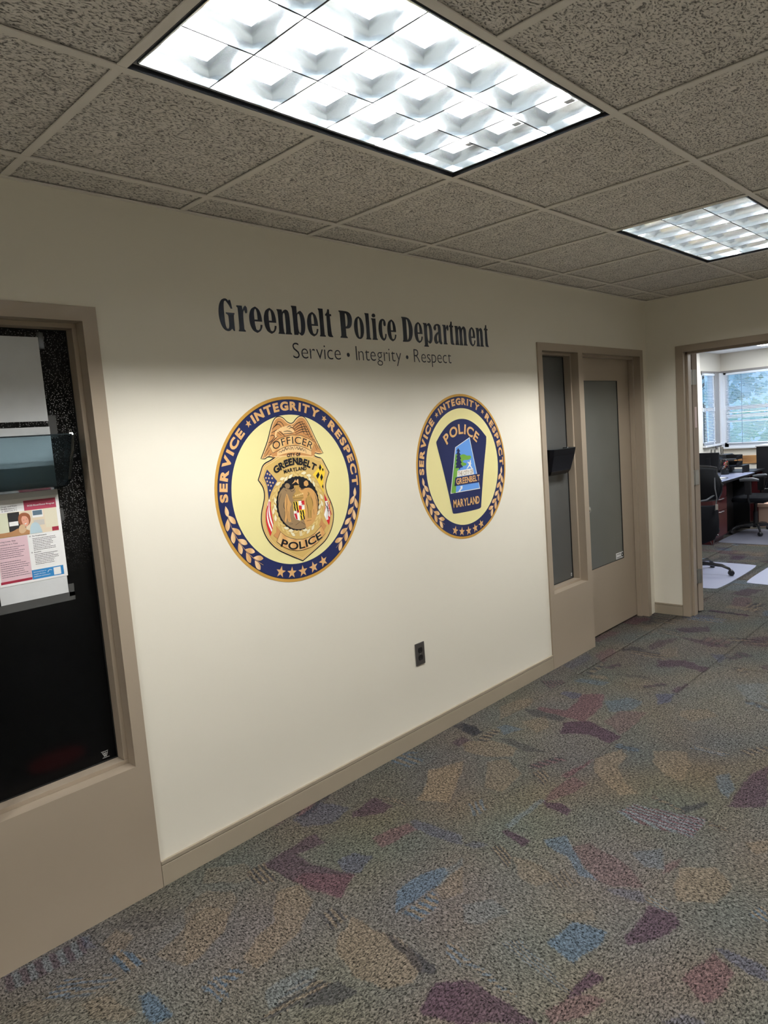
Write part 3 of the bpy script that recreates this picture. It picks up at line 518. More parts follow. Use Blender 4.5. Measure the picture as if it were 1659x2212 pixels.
# satin sheen gradients that belong to the print (metallic-look leaves and banner)
for mm_,c2 in ((m_leaf,(.86,.60,.34)),(m_ban,(.66,.34,.12)),(m_letter,(.72,.43,.19))):
    b=mm_.node_tree.nodes['Principled BSDF']; tc=N(mm_,'ShaderNodeTexCoord'); wv=N(mm_,'ShaderNodeTexWave'); wv.inputs['Scale'].default_value=6; wv.inputs['Distortion'].default_value=1.5
    L(mm_,tc.outputs['Object'],wv.inputs['Vector']); mx=N(mm_,'ShaderNodeMixRGB'); mx.inputs[1].default_value=b.inputs['Base Color'].default_value; mx.inputs[2].default_value=(*c2,1)
    L(mm_,wv.outputs[1],mx.inputs[0]); L(mm_,mx.outputs[0],b.inputs['Base Color'])
SEAL={'shield':[-1531,1201,-1118,1329,-796,1488,-371,1601,105,1622,580,1547,1116,1412,1380,1264,1631,1214,1797,906,1990,561,1798,251,1701,-46,1765,-403,1956,-778,2075,-1192,2008,-1628,1813,-2045,1479,-2415,990,-2665,77,-3092,-608,-2735,-1242,-2373,-1602,-1983,-1805,-1582,-1889,-1163,-1833,-765,-1694,-418,-1584,-107,-1605,220,-1718,433,-1838,586,-1692,873],'wings':[-1601,1447,-1420,1735,-1172,2162,-962,2675,-802,2972,-635,3099,-455,3113,-284,3034,-121,2864,79,2786,243,2829,424,3009,623,3102,835,3058,979,2884,1138,2582,1316,2190,1548,1747,1731,1441,1513,1439,1295,1506,1104,1306,508,1392,-284,1451,-801,1448,-1002,1463,-1097,1510,-1295,1525,-1430,1434],'tab_l':[-1130,1877,-837,1573,-1004,1443,-1183,1719],'tab_r':[1152,1730,1375,1715,1220,1340,1114,1391],'banner':[-1148,1939,-716,2177,-186,2303,238,2322,714,2243,1344,1940,1080,1585,610,1807,136,1899,-341,1859,-1007,1638],'body':[-480,2674,-136,2741,126,2730,198,2665,61,2630,258,2496,141,2398,-180,2352,-380,2424,-471,2531,-681,2480,-748,2341,-631,2253,-833,2264,-775,2545,-591,2598],'usblue':[-1373,986,-915,454,-1119,229,-1270,21,-1431,-287,-1439,283,-1567,680],'uswhite':[-1414,-228,-1351,-338,-1375,-539,-1352,-911,-1297,-1309,-1529,-1789,-1645,-1402,-1686,-1070,-1629,-711],'usr1':[-1530,-499,-1501,-503,-1614,-876,-1592,-1246,-1437,-1638,-1529,-1789,-1645,-1402,-1686,-1070,-1629,-711],'usr2':[-1440,-327,-1412,-338,-1512,-685,-1485,-1057,-1364,-1443,-1400,-1541,-1543,-1130,-1551,-680],'usr3':[-1391,-333,-1346,-379,-1379,-579,-1347,-911,-1298,-1268,-1327,-1346,-1411,-985,-1438,-654],'mdyel':[1575,976,1684,828,1760,582,1638,266,1575,-33,1599,-332,1410,28,1245,326,1045,539,1322,751],'mdk0':[1517,972,1585,815,1483,672,1413,808],'mdk1':[1641,797,1695,719,1638,624,1593,728],'mdk2':[1377,638,1436,503,1303,334,1223,480],'mdk3':[1555,544,1622,377,1500,215,1452,393],'mdk4':[1576,76,1604,-35,1574,-142,1507,-25],'mdred':[1598,-341,1764,-667,1912,-1171,1821,-1558,1736,-1790,1606,-1550,1490,-1292,1630,-827],'mdwhite':[1616,-693,1761,-689,1861,-1098,1836,-1427,1714,-1366,1726,-1522,1606,-1550,1490,-1292,1616,-1001],'emblem':[-923,-141,-783,49,-616,156,-492,101,-289,37,-185,26,-18,92,98,164,226,109,345,-31,541,12,844,1,1096,-241,1202,-557,1138,-1114,890,-1558,427,-1708,42,-1736,-375,-1631,-760,-1324,-951,-964,-985,-505],'embr':[122,141,226,109,345,-31,541,12,844,1,1096,-241,1202,-557,1138,-1114,890,-1558,425,-1729,269,-1171,341,-541,205,-312],'knobl':[-555,232,-494,309,-388,319,-289,267,-262,181,-326,83,-492,101],'knobr':[487,252,577,328,660,332,736,269,749,140,630,67,499,123],'crown':[-70,98,-61,181,233,171,223,88,180,-55,377,-226,414,-379,292,-492,-135,-462,-197,-308,-101,-172,16,-80],'flags':[-159,254,-42,347,49,443,64,336,155,432,208,427,209,195,107,248,64,336,-49,284],'manl':[-490,-107,-432,-197,-399,-368,-346,-458,-267,-594,-380,-747,-428,-1077,-368,-1337,-500,-1340,-582,-1139,-658,-1338,-740,-1243,-641,-964,-645,-547,-595,-345],'manr':[715,-156,787,-250,745,-374,896,-521,922,-783,810,-1028,749,-1322,528,-1313,596,-957,553,-609,476,-557,604,-401],'qtl':[-192,-498,101,-512,95,-892,-195,-897],'qtr':[101,-512,426,-517,410,-899,95,-892],'qbl':[-195,-897,95,-892,111,-1362,-120,-1266,-198,-1108],'qbr':[95,-892,410,-899,430,-1107,338,-1287,111,-1362],'qk0':[-183,-511,-109,-516,-90,-628,-79,-718,-142,-710,-163,-615],'qk1':[-61,-518,14,-522,33,-635,44,-725,-20,-717,-41,-621],'qk2':[-174,-710,-100,-715,-80,-828,-69,-918,-133,-909,-154,-814],'qk3':[-41,-718,33,-724,53,-836,64,-927,0,-918,-21,-822],'qk4':[135,-919,210,-924,230,-1038,241,-1129,177,-1120,156,-1024],'qk5':[259,-926,335,-932,355,-1046,366,-1137,301,-1128,280,-1031],'qk6':[138,-1132,213,-1138,233,-1251,244,-1343,180,-1334,158,-1237],'qk7':[274,-1129,350,-1135,370,-1249,381,-1340,317,-1331,295,-1234],'qr0':[262,-522,414,-528,403,-719,256,-713],'qr1':[122,-705,273,-711,262,-901,116,-895],'qr2':[-79,-904,71,-911,60,-1100,-84,-1093],'qr3':[-206,-1086,-57,-1093,-68,-1282,-212,-1275],'police':[-983,-1687,-677,-1964,-11,-2197,711,-2140,1277,-1754,1466,-2117,803,-2568,-38,-2664,-734,-2459,-1232,-2063],'pt_l':[-1179,-1388,-958,-1691,-1168,-1949,-1376,-1771,-1202,-1674],'pt_r':[1334,-1402,1423,-1634,1590,-1791,1412,-1985,1156,-1706],'plumes':[-777,1650,-448,1833,134,1879,822,1751,1077,1564,1058,1395,579,1535,103,1610,-373,1581,-796,1488],'_st':[[-927,2610,-774,2741,-553,2844,-432,2671],[-578,2928,-406,2894,-288,2693],[-849,2689,-698,2794,-576,2942],[-978,2474,-762,2546,-686,2598],[-1062,2340,-884,2386,-828,2271],[-1179,2070,-1019,2116,-822,2327],[-1137,1984,-910,2165,-648,2318],[-1298,1773,-1137,1984],[-1452,1618,-1218,1879],[-1398,1504,-1163,1764],[-1263,1494,-1077,1619],[174,2644,452,2832,753,2878],[201,2557,552,2742,855,2787],[230,2499,616,2653,951,2639],[257,2412,680,2564,975,2522],[287,2354,782,2473,1075,2401],[528,2858,659,2709,677,2535,765,2329],[679,2880,805,2674,891,2439,1014,2200],[818,2789,979,2551,1100,2283,1229,2072],[799,2299,1103,2312],[1011,2171,1207,2219],[1191,2074,1340,2036],[1337,2007,1489,1644],[1452,2000,1598,1578],[1317,1832,1405,1591],[-346,2498,-58,2513,115,2448],[-320,2413,-35,2398,184,2416],[-149,2658,40,2735,102,2647],[-588,2538,-394,2388,-297,2299],[-664,2486,-470,2336],[-48,2597,141,2674,270,2526],[-694,1620,-614,1699,-554,1611,-465,1773,-410,1629,-310,1876,-265,1647,-168,1867,-119,1665,-22,1887],[155,1847,209,1672,304,1866,351,1633,447,1828,495,1595,592,1790,640,1556,734,1723,785,1517],[-44,1689,47,1854,100,1679]],'_se':[[-304,52,-178,-98,17,86],[218,65,348,-87,571,50],[-559,57,-455,-22],[-504,-198,-507,-469,-585,-776,-538,-1237],[-646,-452,-722,-623,-654,-767],[-665,-856,-739,-1254],[-497,-878,-459,-1293],[666,-168,742,-293,618,-326],[549,-410,528,-594,604,-975,570,-1274],[796,-346,889,-590,893,-825],[723,-991,745,-1322],[907,-968,911,-1203],[-165,-236,386,-276],[-152,-375,402,-393],[-28,205,234,201],[-167,-1518,78,-1415],[165,-1427,386,-1575],[-503,-1424,-302,-1430],[463,-1423,735,-1414],[-772,-77,-950,-415,-1013,-721],[1046,-281,1130,-619,1118,-995],[1587,-698,1656,-921,1806,-1275],[1740,-740,1755,-885,1618,-1537],[1599,-866,1744,-979,1874,-1236]],'_usst':[[-1379,804],[-1260,753],[-1472,643],[-1326,617],[-1162,601],[-1425,493],[-1282,438],[-1139,407],[-1393,339],[-1253,292],[-1325,108]],'_t1':[['OFFICER',[-978,1887,160,2106,1167,1763],0.03],['CITY OF',[-281,1479,73,1487,447,1473],0.0145],['GREENBELT',[-1030,874,110,1204,1245,822],0.031],['MARYLAND',[-525,809,125,868,719,846],0.0165],['POLICE',[-982,-2125,-9,-2412,1222,-2132],0.033]],'patch':[-2238,1495,-1797,1938,-1217,2343,-645,2560,-14,2633,616,2552,1179,2323,1680,2004,2209,1536,2172,1175,1903,223,1610,-964,1307,-2389,1149,-2483,-1144,-2476,-1259,-2395,-1573,-1030,-1913,293,-2250,1384],'trap':[644,1581,-686,1109,-1020,-126,-1345,-1342,1320,-1347,982,96],'trap_in':[607,1536,-645,1091,-977,-129,-1286,-1307,1271,-1305,936,100],'hill':[-711,753,-287,626,-154,694,99,676,282,584,605,580,673,477,585,385,321,346,3,371,-131,303,-13,216,207,178,163,64,-158,52,-485,-57,-625,-199,-719,-500,-902,-1353,-1286,-1307,-959,-131],'spruce':[-449,1055,-276,858,-390,846,-252,662,-360,651,-230,447,-339,436,-202,231,-319,201,-113,-10,-355,-21,-441,-119,-494,-25,-804,-10,-663,152,-758,191,-618,341,-713,387,-579,531,-668,577,-543,702,-631,747,-512,874,-610,888],'figure':[345,265,435,199,502,214,546,328,628,302,597,186,644,143,580,30,696,-119,628,-145,467,0,286,-115,175,-133,387,46,439,108,307,210],'wrect':[-640,-167,759,-144,822,-487,-699,-487],'nrect':[-857,-514,1369,-485,1318,-976,-985,-969],'path':[-492,-1028,-270,-1024,-298,-1166,-485,-1263,-524,-1337,-713,-1336,-574,-1214,-438,-1112],'_t2':[['POLICE',[-1547,1492,-73,2064,1389,1461],0.054],['THE CITY OF',[-608,-336,57,-339,741,-321],0.023],['GREENBELT',[-807,-744,242,-730,1332,-715],0.034],['MARYLAND',[-1178,-1914,-45,-1934,1171,-1948],0.043]]}
def P2(q): return [(q[i]/10000,q[i+1]/10000) for i in range(0,len(q),2)]
def sh(name,key,m,par,y,smo_=2,ang=50,grow=0):
    p=P2(SEAL[key])
    if grow:
        c=Vector((sum(a for a,_ in p)/len(p),sum(b for _,b in p)/len(p))); q=[]; n=len(p)
        ar=sum(p[i][0]*p[(i+1)%n][1]-p[(i+1)%n][0]*p[i][1] for i in range(n)); sg=1 if ar>0 else -1
        for i in range(n):
            e=Vector(p[(i+1)%n])-Vector(p[i-1]); e.normalize(); q.append((p[i][0]+sg*e.y*grow,p[i][1]-sg*e.x*grow))
        p=q
    if smo_: p=chaikin(p,smo_,ang)
    return shape(name,[p],m,par,y)
def leafshape(c,ang,l,w_):
    out=[]
    for i in range(14):
        t=i/13; out.append((t*l-l/2,w_/2*math.sin(math.pi*t**.8)))
    for i in range(12,0,-1):
        t=i/13; out.append((t*l-l/2,-w_/2*math.sin(math.pi*t**.8)))
    a=math.radians(ang); return [(c[0]+x*math.cos(a)-z*math.sin(a),c[1]+x*math.sin(a)+z*math.cos(a)) for x,z in out]
def branch(par,a0,a1,side):
    """laurel sprig along the band between two angles (degrees)"""
    parts=[]; st=[]; n=5; s=1 if a1>a0 else -1
    for i in range(n):
        a=a0+(a1-a0)*(i+.98)/(n+.45)
        for rr,tilt in ((.3665,-1),(.3400,1)):
            c=(rr*math.cos(math.radians(a-(s*2 if tilt>0 else 0))),rr*math.sin(math.radians(a-(s*2 if tilt>0 else 0))))
            d=a-s*90+ (tilt*s)*24
            # blades point back towards the top of the sprig
            parts.append(flat(leafshape(c,d,.050,.0215),-.0016))
    c=(.353*math.cos(math.radians(a0+s*.2)),.353*math.sin(math.radians(a0+s*.2))); parts.append(flat(leafshape(c,a0-s*90,.044,.018),-.0016))
    joined('laurel_leaves',parts,m_leaf,par)
    v,f=stroke([(.3535*math.cos(math.radians(a0+(a1-a0)*t/12)),.3535*math.sin(math.radians(a0+(a1-a0)*t/12))) for t in range(1,13)],.0016,-.0017,False)
    mesh('laurel_stem',v,f,m_letter,par)
def seal_base(name,cx,cz,label):
    t=empty(name,(cx,0,cz)); tag(t,label,'wall seal')
    shape('gold_rim',[circ(.396)],m_gold,t,-.0010,thick=.0010)
    shape('thin_navy_line',[circ(.3835),circ(.3815)],m_ink,t,-.00125); shape('navy_band',[circ(.382,120),circ(.319,120)],m_navy,t,-.00118)
    shape('yellow_field',[circ(.3195,120)],m_cream,t,-.00115)
    for w_,a0,a1,h in (('SERVICE',182.2,132.4,.0375),('INTEGRITY',121.6,61.6,.0375),('RESPECT',50.6,-3.0,.0375)):
        pr=text_parts(w_,arc(.3555,a0,a1),h,-.0016,off=.050,track=.13); joined('ring_lettering',pr,m_letter,t)
    for a in (125.6,56.0): shape('small_star',[star(.0160,(.3555*math.cos(math.radians(a)),.3555*math.sin(math.radians(a))),rot=a-2,inner=.42)],m_letter,t,-.0016)
    for a in (-108.8,-99.2,-89.4,-79.5,-69.8): shape('star',[star(.0265,(.3560*math.cos(math.radians(a)),.3560*math.sin(math.radians(a))),rot=a+180,inner=.40)],m_letter,t,-.0016)
    branch(t,187.8,235.5,0); branch(t,-7.6,-54.5,0)
    return t
S1=seal_base('round_wall_seal',1.200,1.391,'large round navy and gold wall seal showing a gold officer badge with an eagle')
# badge
bd=sh('badge','shield',m_ink,S1,-.0020,grow=.0044)
sh('white_edge','shield',m_copl,bd,-.00215,grow=-.0008); sh('shield_face','shield',m_badge,bd,-.0023,grow=-.0030)
sh('shield_inner','shield',m_badge2,bd,-.00245,grow=-.0085); sh('shield_panel','shield',m_badge,bd,-.0026,grow=-.0115)
eg=sh('eagle','wings',m_ink,S1,-.0021,grow=.0042); sh('wing_edge','wings',m_copl,eg,-.00275,grow=.0002); sh('wing_field','wings',m_copper,eg,-.0029,grow=-.0042)
sh('eagle_body','body',m_copl,eg,-.0031); sh('ribbon_tab','tab_l',m_copper,eg,-.0030,0); sh('ribbon_tab','tab_r',m_copper,eg,-.0030,0)
joined('feather_lines',[stroke(P2(q),.0034,-.0033) for q in SEAL['_st']],m_ink,eg)
pc=sh('badge_top','plumes',m_copl,eg,-.00300,1)
joined('plume_lines',[stroke([(x,z),(x+.0025,z-.016),(x+.0050,z-.002)],0.0030,-.0032) for x,z in [(-.062+i*.0088,.1395-.0016*abs(i-7)**1.35) for i in range(14)]],m_ink,eg)
bb=sh('officer_banner_line','banner',m_ink,eg,-.0034,1,grow=.0016); sh('officer_banner','banner',m_ban,eg,-.0036,1,grow=-.0004)
mats=[m_ink]*5
for i,(w_,q,h) in enumerate(SEAL['_t1']):
    q=[a/10000 for a in q]; off=(.0,.05,.05,.045,.025)[i]
    joined('badge_lettering',text_parts(w_,quad3(q),h,-.0040,off=off,track=.16 if i==0 else .05),m_ink,bd)
# wreath, black oval, centre emblem
WC=(.0090,-.0605)
pr1=[];pr2=[];po=[]
for i in range(27):
    for s,r in ((1,.1345),(-1,.1225)):
        a=-84+ (i+.5*(s<0))*348/27; rr=r; c=(WC[0]+rr*math.cos(math.radians(a)),WC[1]+rr*math.sin(math.radians(a)))
        d=a+90+(22*s if a<96 else -22*s)+(0 if a<96 else 180)
        (pr1 if (i*2+(s>0))%5 in (0,3) else pr2).append(flat(leafshape(c,d,.0300,.0130),-.0034)); po.append(flat(leafshape(c,d,.0322,.0150),-.0033))
joined('wreath_outline',po,m_badged,bd)['kind']='stuff'; joined('wreath_leaves_light',pr1,m_wr1,bd)['kind']='stuff'; joined('wreath_leaves_gold',pr2,m_wr2,bd)['kind']='stuff'
shape('oval_ground',[circ(.1175,60,WC)],m_badge,bd,-.0031); shape('black_oval',[[(WC[0]+(.1165+.0016*math.cos(i*math.pi))*math.cos(i*math.pi/36),WC[1]+(.1165+.0016*math.cos(i*math.pi))*math.sin(i*math.pi/36)) for i in range(72)]],m_ink,bd,-.0036)
em=sh('emblem_robe','emblem',m_brown,bd,-.0038); sh('emblem_robe_right','embr',m_orange,em,-.0039,1)
sh('robe_knob','knobl',m_brown,em,-.0040); sh('robe_knob','knobr',m_orange,em,-.0040); sh('crown','crown',m_badged,em,-.0041); sh('pennants','flags',m_letter,em,-.0041,0)
sh('figure_left','manl',m_orange,em,-.0041); sh('figure_right','manr',m_badged,em,-.0041)
joined('emblem_lines',[stroke(P2(q),.0022,-.0044) for q in SEAL['_se']],m_ink,em)
joined('crown_pearls',[flat(circ(.0042,12,((-.004+i*.0098)+.002,-.0265+.0012*i)),-.0045) for i in range(5)],m_badge2,em)
sh('quarter','qtl',m_yel,em,-.0045,0); sh('quarter','qbr',m_yel,em,-.0045,0); sh('quarter','qtr',m_wht,em,-.0045,0); sh('quarter','qbl',m_wht,em,-.0045,0)
for i in range(8): sh('paly_bar','qk%d'%i,m_ink,em,-.0047,0)
sh('red_quarter','qr0',m_wht,em,-.00465,0)
def half(key,a,b,m): 
    p=P2(SEAL[key]); c=((p[0][0]+p[2][0])/2,(p[0][1]+p[2][1])/2); mm=lambda i:((p[i][0]+p[(i+1)%4][0])/2,(p[i][1]+p[(i+1)%4][1])/2)
    shape('red_square',[[mm(a-1 if a else 3),p[a],mm(a),c]],m,em,-.00470)
for kx in ('qtr',): half(kx,1,0,m_red); half(kx,3,0,m_red)
p=P2(SEAL['qbl'])[:2]; q=P2(SEAL['qbl']); shape('red_square',[[((q[0][0]+q[1][0])/2,(q[0][1]+q[1][1])/2),q[1],(q[1][0]+.0005,q[1][1]-.011),((q[0][0]+q[1][0])/2+.001,(q[0][1]+q[1][1])/2-.011)]],m_red,em,-.0047); shape('red_square',[[((q[0][0]+q[1][0])/2+.001,(q[0][1]+q[1][1])/2-.011),(q[4][0]+.001,q[4][1]+.009),(q[3][0]+.001,q[3][1]),((q[0][0]+q[1][0])/2+.003,q[3][1]-.003)]],m_red,em,-.0047)
for (kx) in ('qtr','qbl'):
    q=P2(SEAL[kx]); cx_,cz_=(q[0][0]+q[1][0])/2+.001,(q[0][1]+q[2][1])/2 if kx=='qtr' else q[0][1]-.011
    joined('bottony_cross',[flat(circ(.0022,10,(cx_+dx*.0062,cz_+dz*.0062)),-.0049) for dx,dz in ((1,0),(-1,0),(0,1),(0,-1),(0,0))],m_wht,em); joined('cross_outline',[flat(circ(.0028,10,(cx_+dx*.0062,cz_+dz*.0062)),-.00485) for dx,dz in ((1,0),(-1,0),(0,1),(0,-1))],m_ink,em)
sh('flag_blue','usblue',m_blue,bd,-.0031,0); sh('flag_white','uswhite',m_wht,bd,-.0031,1); 
for k in ('usr1','usr2','usr3'): sh('flag_stripe',k,m_red,bd,-.0033,1)
joined('flag_stars',[flat(star(.0058,(q[0]/10000,q[1]/10000),rot=95,inner=.42),-.0035) for q in SEAL['_usst']],m_copl,bd)
sh('flag_gold','mdyel',m_yel,bd,-.0031,0)
for i in range(5): sh('flag_diamond','mdk%d'%i,m_ink,bd,-.0033,0)
sh('flag_red','mdred',m_red,bd,-.0031,1); sh('flag_white_cross','mdwhite',m_wht,bd,-.0033,0)
joined('flag_cross_lines',[stroke(q_,.0028,-.0035,False) for q_ in [[(.172,-.075),(.187,-.112),(.194,-.135)],[(.193,-.072),(.180,-.105),(.176,-.140)]]],m_red,bd)
sh('ribbon_end','pt_l',m_copper,bd,-.0036,0); sh('ribbon_end','pt_r',m_copper,bd,-.0036,0)
sh('police_banner_line','police',m_ink,bd,-.0037,1,grow=.0017); sh('police_banner','police',m_ban,bd,-.0039,1,grow=-.0003)
box('wreath_stem',[(WC[0]-.006,WC[0]-.0015,-.0036,-.0034,WC[1]-.142,WC[1]-.121),(WC[0]+.0015,WC[0]+.006,-.0036,-.0034,WC[1]-.142,WC[1]-.121)],m_wr1,bd)
S2=seal_base('round_wall_seal',2.386,1.389,'round navy and gold wall seal showing a dark navy shoulder patch with a spruce tree')
pt=sh('shoulder_patch','patch',m_navy,S2,-.0018,ang=38)
tr_=sh('white_border','trap',m_wht,pt,-.0022,0); sh('sky_panel','trap_in',m_sky,tr_,-.0024,0); sh('green_hill','hill',m_green,tr_,-.0026,1,ang=60)
sh('spruce_tree','spruce',m_navy,tr_,-.0028,0); sh('white_runner','figure',m_wht,tr_,-.0028,1); sh('white_path','path',m_wht,tr_,-.0028,1)
sh('white_nameplate','wrect',m_wht,tr_,-.0030,0); sh('navy_nameplate','nrect',m_navy,tr_,-.0032,0)
for i,(w_,q,h) in enumerate(SEAL['_t2']):
    q=[a/10000 for a in q]; joined('patch_lettering',text_parts(w_,quad3(q),h,-.0036,off=(.03,-.005,.03,.03)[i],track=(.12,.06,.06,.05)[i]),m_brown if i==1 else m_letter,pt)
# ---------------------------------------------------------------- headline in condensed slab letters (outlines in mm)
K={
'G':[[(60,118),(66,86),(59,86),(50,102),(38,115),(31,113),(27,100),(26,60),(27,20),(32,8),(40,7),(45,14),(46,56),(42,62),(34,66),(34,70),(74,70),(74,66),(69,60),(69,0),(64,0),(57,9),(48,0),(36,-3),(18,4),(6,25),(0,58),(4,92),(16,116),(32,124),(44,122),(50,115),(54,120)]],
'r':[[(0,96),(0,101),(26,101),(28,84),(34,97),(42,103),(49,98),(51,86),(49,75),(43,72),(38,76),(37,86),(31,80),(28,64),(28,9),(34,4),(34,0),(1,0),(1,4),(6,9),(6,92)]],
'e':[[(62,44),(61,68),(52,93),(33,103),(12,93),(2,70),(0,50),(3,26),(14,6),(34,-2),(51,6),(60,20),(62,31),(53,32),(50,17),(44,10),(37,8),(30,12),(26,28),(25,44)],[(25,51),(41,51),(41,74),(38,90),(34,94),(28,90),(25,75)]],
'c':[[(53,31),(45,32),(42,15),(36,9),(29,13),(25,30),(25,70),(28,89),(34,95),(38,90),(36,80),(38,71),(45,67),(51,71),(53,82),(49,95),(37,103),(18,99),(5,80),(0,51),(5,22),(17,4),(33,-2),(46,6),(52,20)]],
'n':[[(0,97),(0,101),(26,101),(28,90),(37,100),(48,103),(59,97),(64,82),(64,9),(70,4),(70,0),(37,0),(37,4),(41,9),(41,78),(39,87),(34,88),(28,79),(28,9),(33,4),(33,0),(0,0),(0,4),(5,9),(5,92)]],
'm':[[(0,97),(0,101),(25,101),(27,90),(34,100),(43,103),(53,98),(59,88),(67,100),(78,103),(90,97),(97,82),(97,9),(103,4),(103,0),(71,0),(71,4),(75,9),(75,78),(72,88),(66,86),(61,76),(61,9),(65,4),(65,0),(36,0),(36,4),(39,9),(39,78),(37,88),(32,86),(27,77),(27,9),(32,4),(32,0),(0,0),(0,4),(5,9),(5,92)]],
'b':[[(0,117),(0,121),(28,121),(28,90),(36,99),(48,103),(61,93),(68,74),(70,50),(67,22),(58,4),(46,-2),(37,2),(31,9),(26,0),(5,0),(5,110)],[(28,80),(33,90),(41,88),(46,70),(46,30),(42,12),(36,9),(29,17)]],
'l':[[(0,117),(0,121),(28,121),(28,9),(34,4),(34,0),(0,0),(0,4),(5,9),(5,111)]],
'i':[[(0,96),(0,100),(28,100),(28,9),(34,4),(34,0),(0,0),(0,4),(5,9),(5,91)],[(4,113),(8,106),(17,104),(26,107),(29,114),(25,121),(16,123),(8,120)]],
't':[[(0,92),(0,99),(7,103),(12,111),(14,121),(24,121),(24,101),(34,101),(34,92),(26,92),(28,12),(36,4),(36,0),(16,0),(8,5),(6,16),(7,92)]],
'P':[[(0,117),(0,121),(44,121),(62,114),(71,98),(72,82),(68,60),(58,47),(46,43),(33,43),(33,10),(40,4),(40,0),(0,0),(0,4),(6,10),(6,112)],[(33,111),(40,110),(46,100),(47,80),(45,62),(40,53),(33,52)]],
'o':[[(32,103),(14,95),(3,75),(0,50),(3,26),(14,5),(32,-2),(50,5),(61,26),(64,50),(61,75),(50,95)],[(32,95),(37,91),(40,75),(41,50),(40,25),(37,10),(32,6),(27,10),(24,25),(23,50),(24,75),(27,91)]],
'D':[[(0,117),(0,121),(40,121),(60,112),(74,90),(79,60),(74,30),(60,8),(40,0),(0,0),(0,4),(6,10),(6,111)],[(33,112),(41,109),(48,92),(51,60),(48,28),(41,12),(33,9)]],
'p':[[(0,97),(0,101),(27,101),(28,91),(38,101),(50,103),(63,93),(70,73),(72,50),(69,22),(59,3),(46,-2),(36,3),(29,11),(29,-10),(35,-14),(35,-18),(0,-18),(0,-14),(6,-9),(6,92)],[(29,80),(35,91),(43,88),(48,70),(48,30),(43,12),(37,9),(29,18)]],
'a':[[(8,68),(18,68),(24,76),(22,88),(30,95),(37,92),(39,82),(39,62),(25,56),(10,44),(2,28),(3,10),(12,0),(24,-1),(34,5),(40,13),(45,4),(54,-2),(67,0),(67,7),(62,14),(62,80),(57,96),(42,103),(22,101),(8,93),(2,80)],[(39,52),(39,18),(34,10),(28,12),(25,28),(29,44)]]}
HL=[('G',.9041,.9781),('r',.9905,1.0411),('e',1.0467,1.1095),('e',1.1191,1.1813),('n',1.1889,1.2605),('b',1.2678,1.3381),('e',1.3488,1.4107),('l',1.4172,1.4509),('t',1.4576,1.4948),('P',1.5403,1.6200),('o',1.6299,1.6941),('l',1.7046,1.7363),('i',1.747,1.781),('c',1.7909,1.8445),('e',1.8527,1.9143),('D',1.9598,2.039),('e',2.0502,2.1123),('p',2.1211,2.1929),('a',2.2008,2.2677),('r',2.2781,2.3274),('t',2.334,2.3702),('m',2.3804,2.4862),('e',2.5006,2.5611),('n',2.5699,2.6381),('t',2.6478,2.6836)]
m_black_v=mat('headline dark vinyl',(.010,.013,.022),.4,spec=.35)
hd=empty('headline_lettering',(1.79,0,2.046)); tag(hd,'bold dark condensed headline lettering across the wall above the two seals','wall lettering')
for c,a,b_ in HL:
    w0=max(x for lp in K[c] for x,_ in lp); s=(b_-a)/w0
    shape('letter',[chaikin([(a-1.79+x*s,z/1000) for x,z in lp],2,46) for lp in K[c]],m_black_v,hd,-.0012,thick=.0012)
mo=empty('motto_lettering',(1.79,0,1.95)); tag(mo,'thin dark motto lettering in one line just under the bold headline','wall lettering')
def word(w_,x0,x1,par):
    # letters share one stretch; placed from their own metrics on a common baseline
    cap=glyph('H',-.012)[0]; sy=.064/(cap[:,1].max()-cap[:,1].min()); base=cap[:,1].min()
    xs=0;it=[]
    for c in w_:
        v,f=glyph(c,-.012); wd=v[:,0].max()-v[:,0].min(); it.append((v,f,xs-v[:,0].min())); xs+=wd+(.10 if c not in 'rtvy' else .065)
    tot=xs-.08; sx=(x1-x0)/tot
    for v,f,dx in it:
        V=np.c_[x0-1.79+(v[:,0]+dx)*sx,np.full(len(v),-.0010),(v[:,1]-base)*sy-.002]; mesh('letter',[tuple(q) for q in V],f,m_black_v,par)
word('Service',1.256,1.534,mo); word('Integrity',1.628,1.937,mo); word('Respect',2.033,2.333,mo)
for x in (1.579,1.982): shape('dot',[circ(.0095,20,(x-1.79,.0205))],m_black_v,mo,-.0010)
# ---------------------------------------------------------------- papers taped on the near dark pane
PX0,PX1=.038,.2545
def sheet(name,x0,x1,z0,z1,y,m,label,cat='paper',group=None,th=.0004):
    o=box(name,(x0,x1,y-th,y,z0,z1),m); tag(o,label,cat,group); return o
m_sheet=bumpy(mat('speckled grey-white paper',(.60,.62,.64),.6),350,.2,.001,vary=(18,.08))
m_tape=mat('clear grey tape',(.06,.062,.062),.35)
sheet('paper_sheet',PX0+.004,PX1,1.726,2.003,.0968,m_sheet,'blank greyish paper sheet, highest on the dark pane')
sheet('paper_sheet',PX0+.004,PX1+.001,1.431,1.707,.0968,m_sheet,'blank grey paper sheet on the dark pane, mostly behind the smoky wall pocket')
sheet('paper_sheet',PX0-.004,PX1-.004,1.137,1.415,.0968,m_sheet,'blank white paper sheet sticking out below the blood donor flyer')
for i,(x0,x1,z0,z1,lb) in enumerate([(PX1-.004,PX1+.018,1.965,2.020,'grey tape strip at the top right corner of the highest sheet'),(PX1-.002,PX1+.016,1.122,1.165,'grey tape strip beside the lowest sheet corner'),(PX0-.02,PX1+.016,1.108,1.1365,'wide grey tape band under the lowest sheet'),(PX1-.002,PX1+.012,1.385,1.425,'small grey tape strip at the right edge of the flyer'),(PX1-.002,PX1+.026,1.67,1.745,'pale grey tape strip between the upper two sheets')]):
    sheet('tape_strip',x0,x1,z0,z1,.0973,m_tape,lb,'tape',th=.0002)
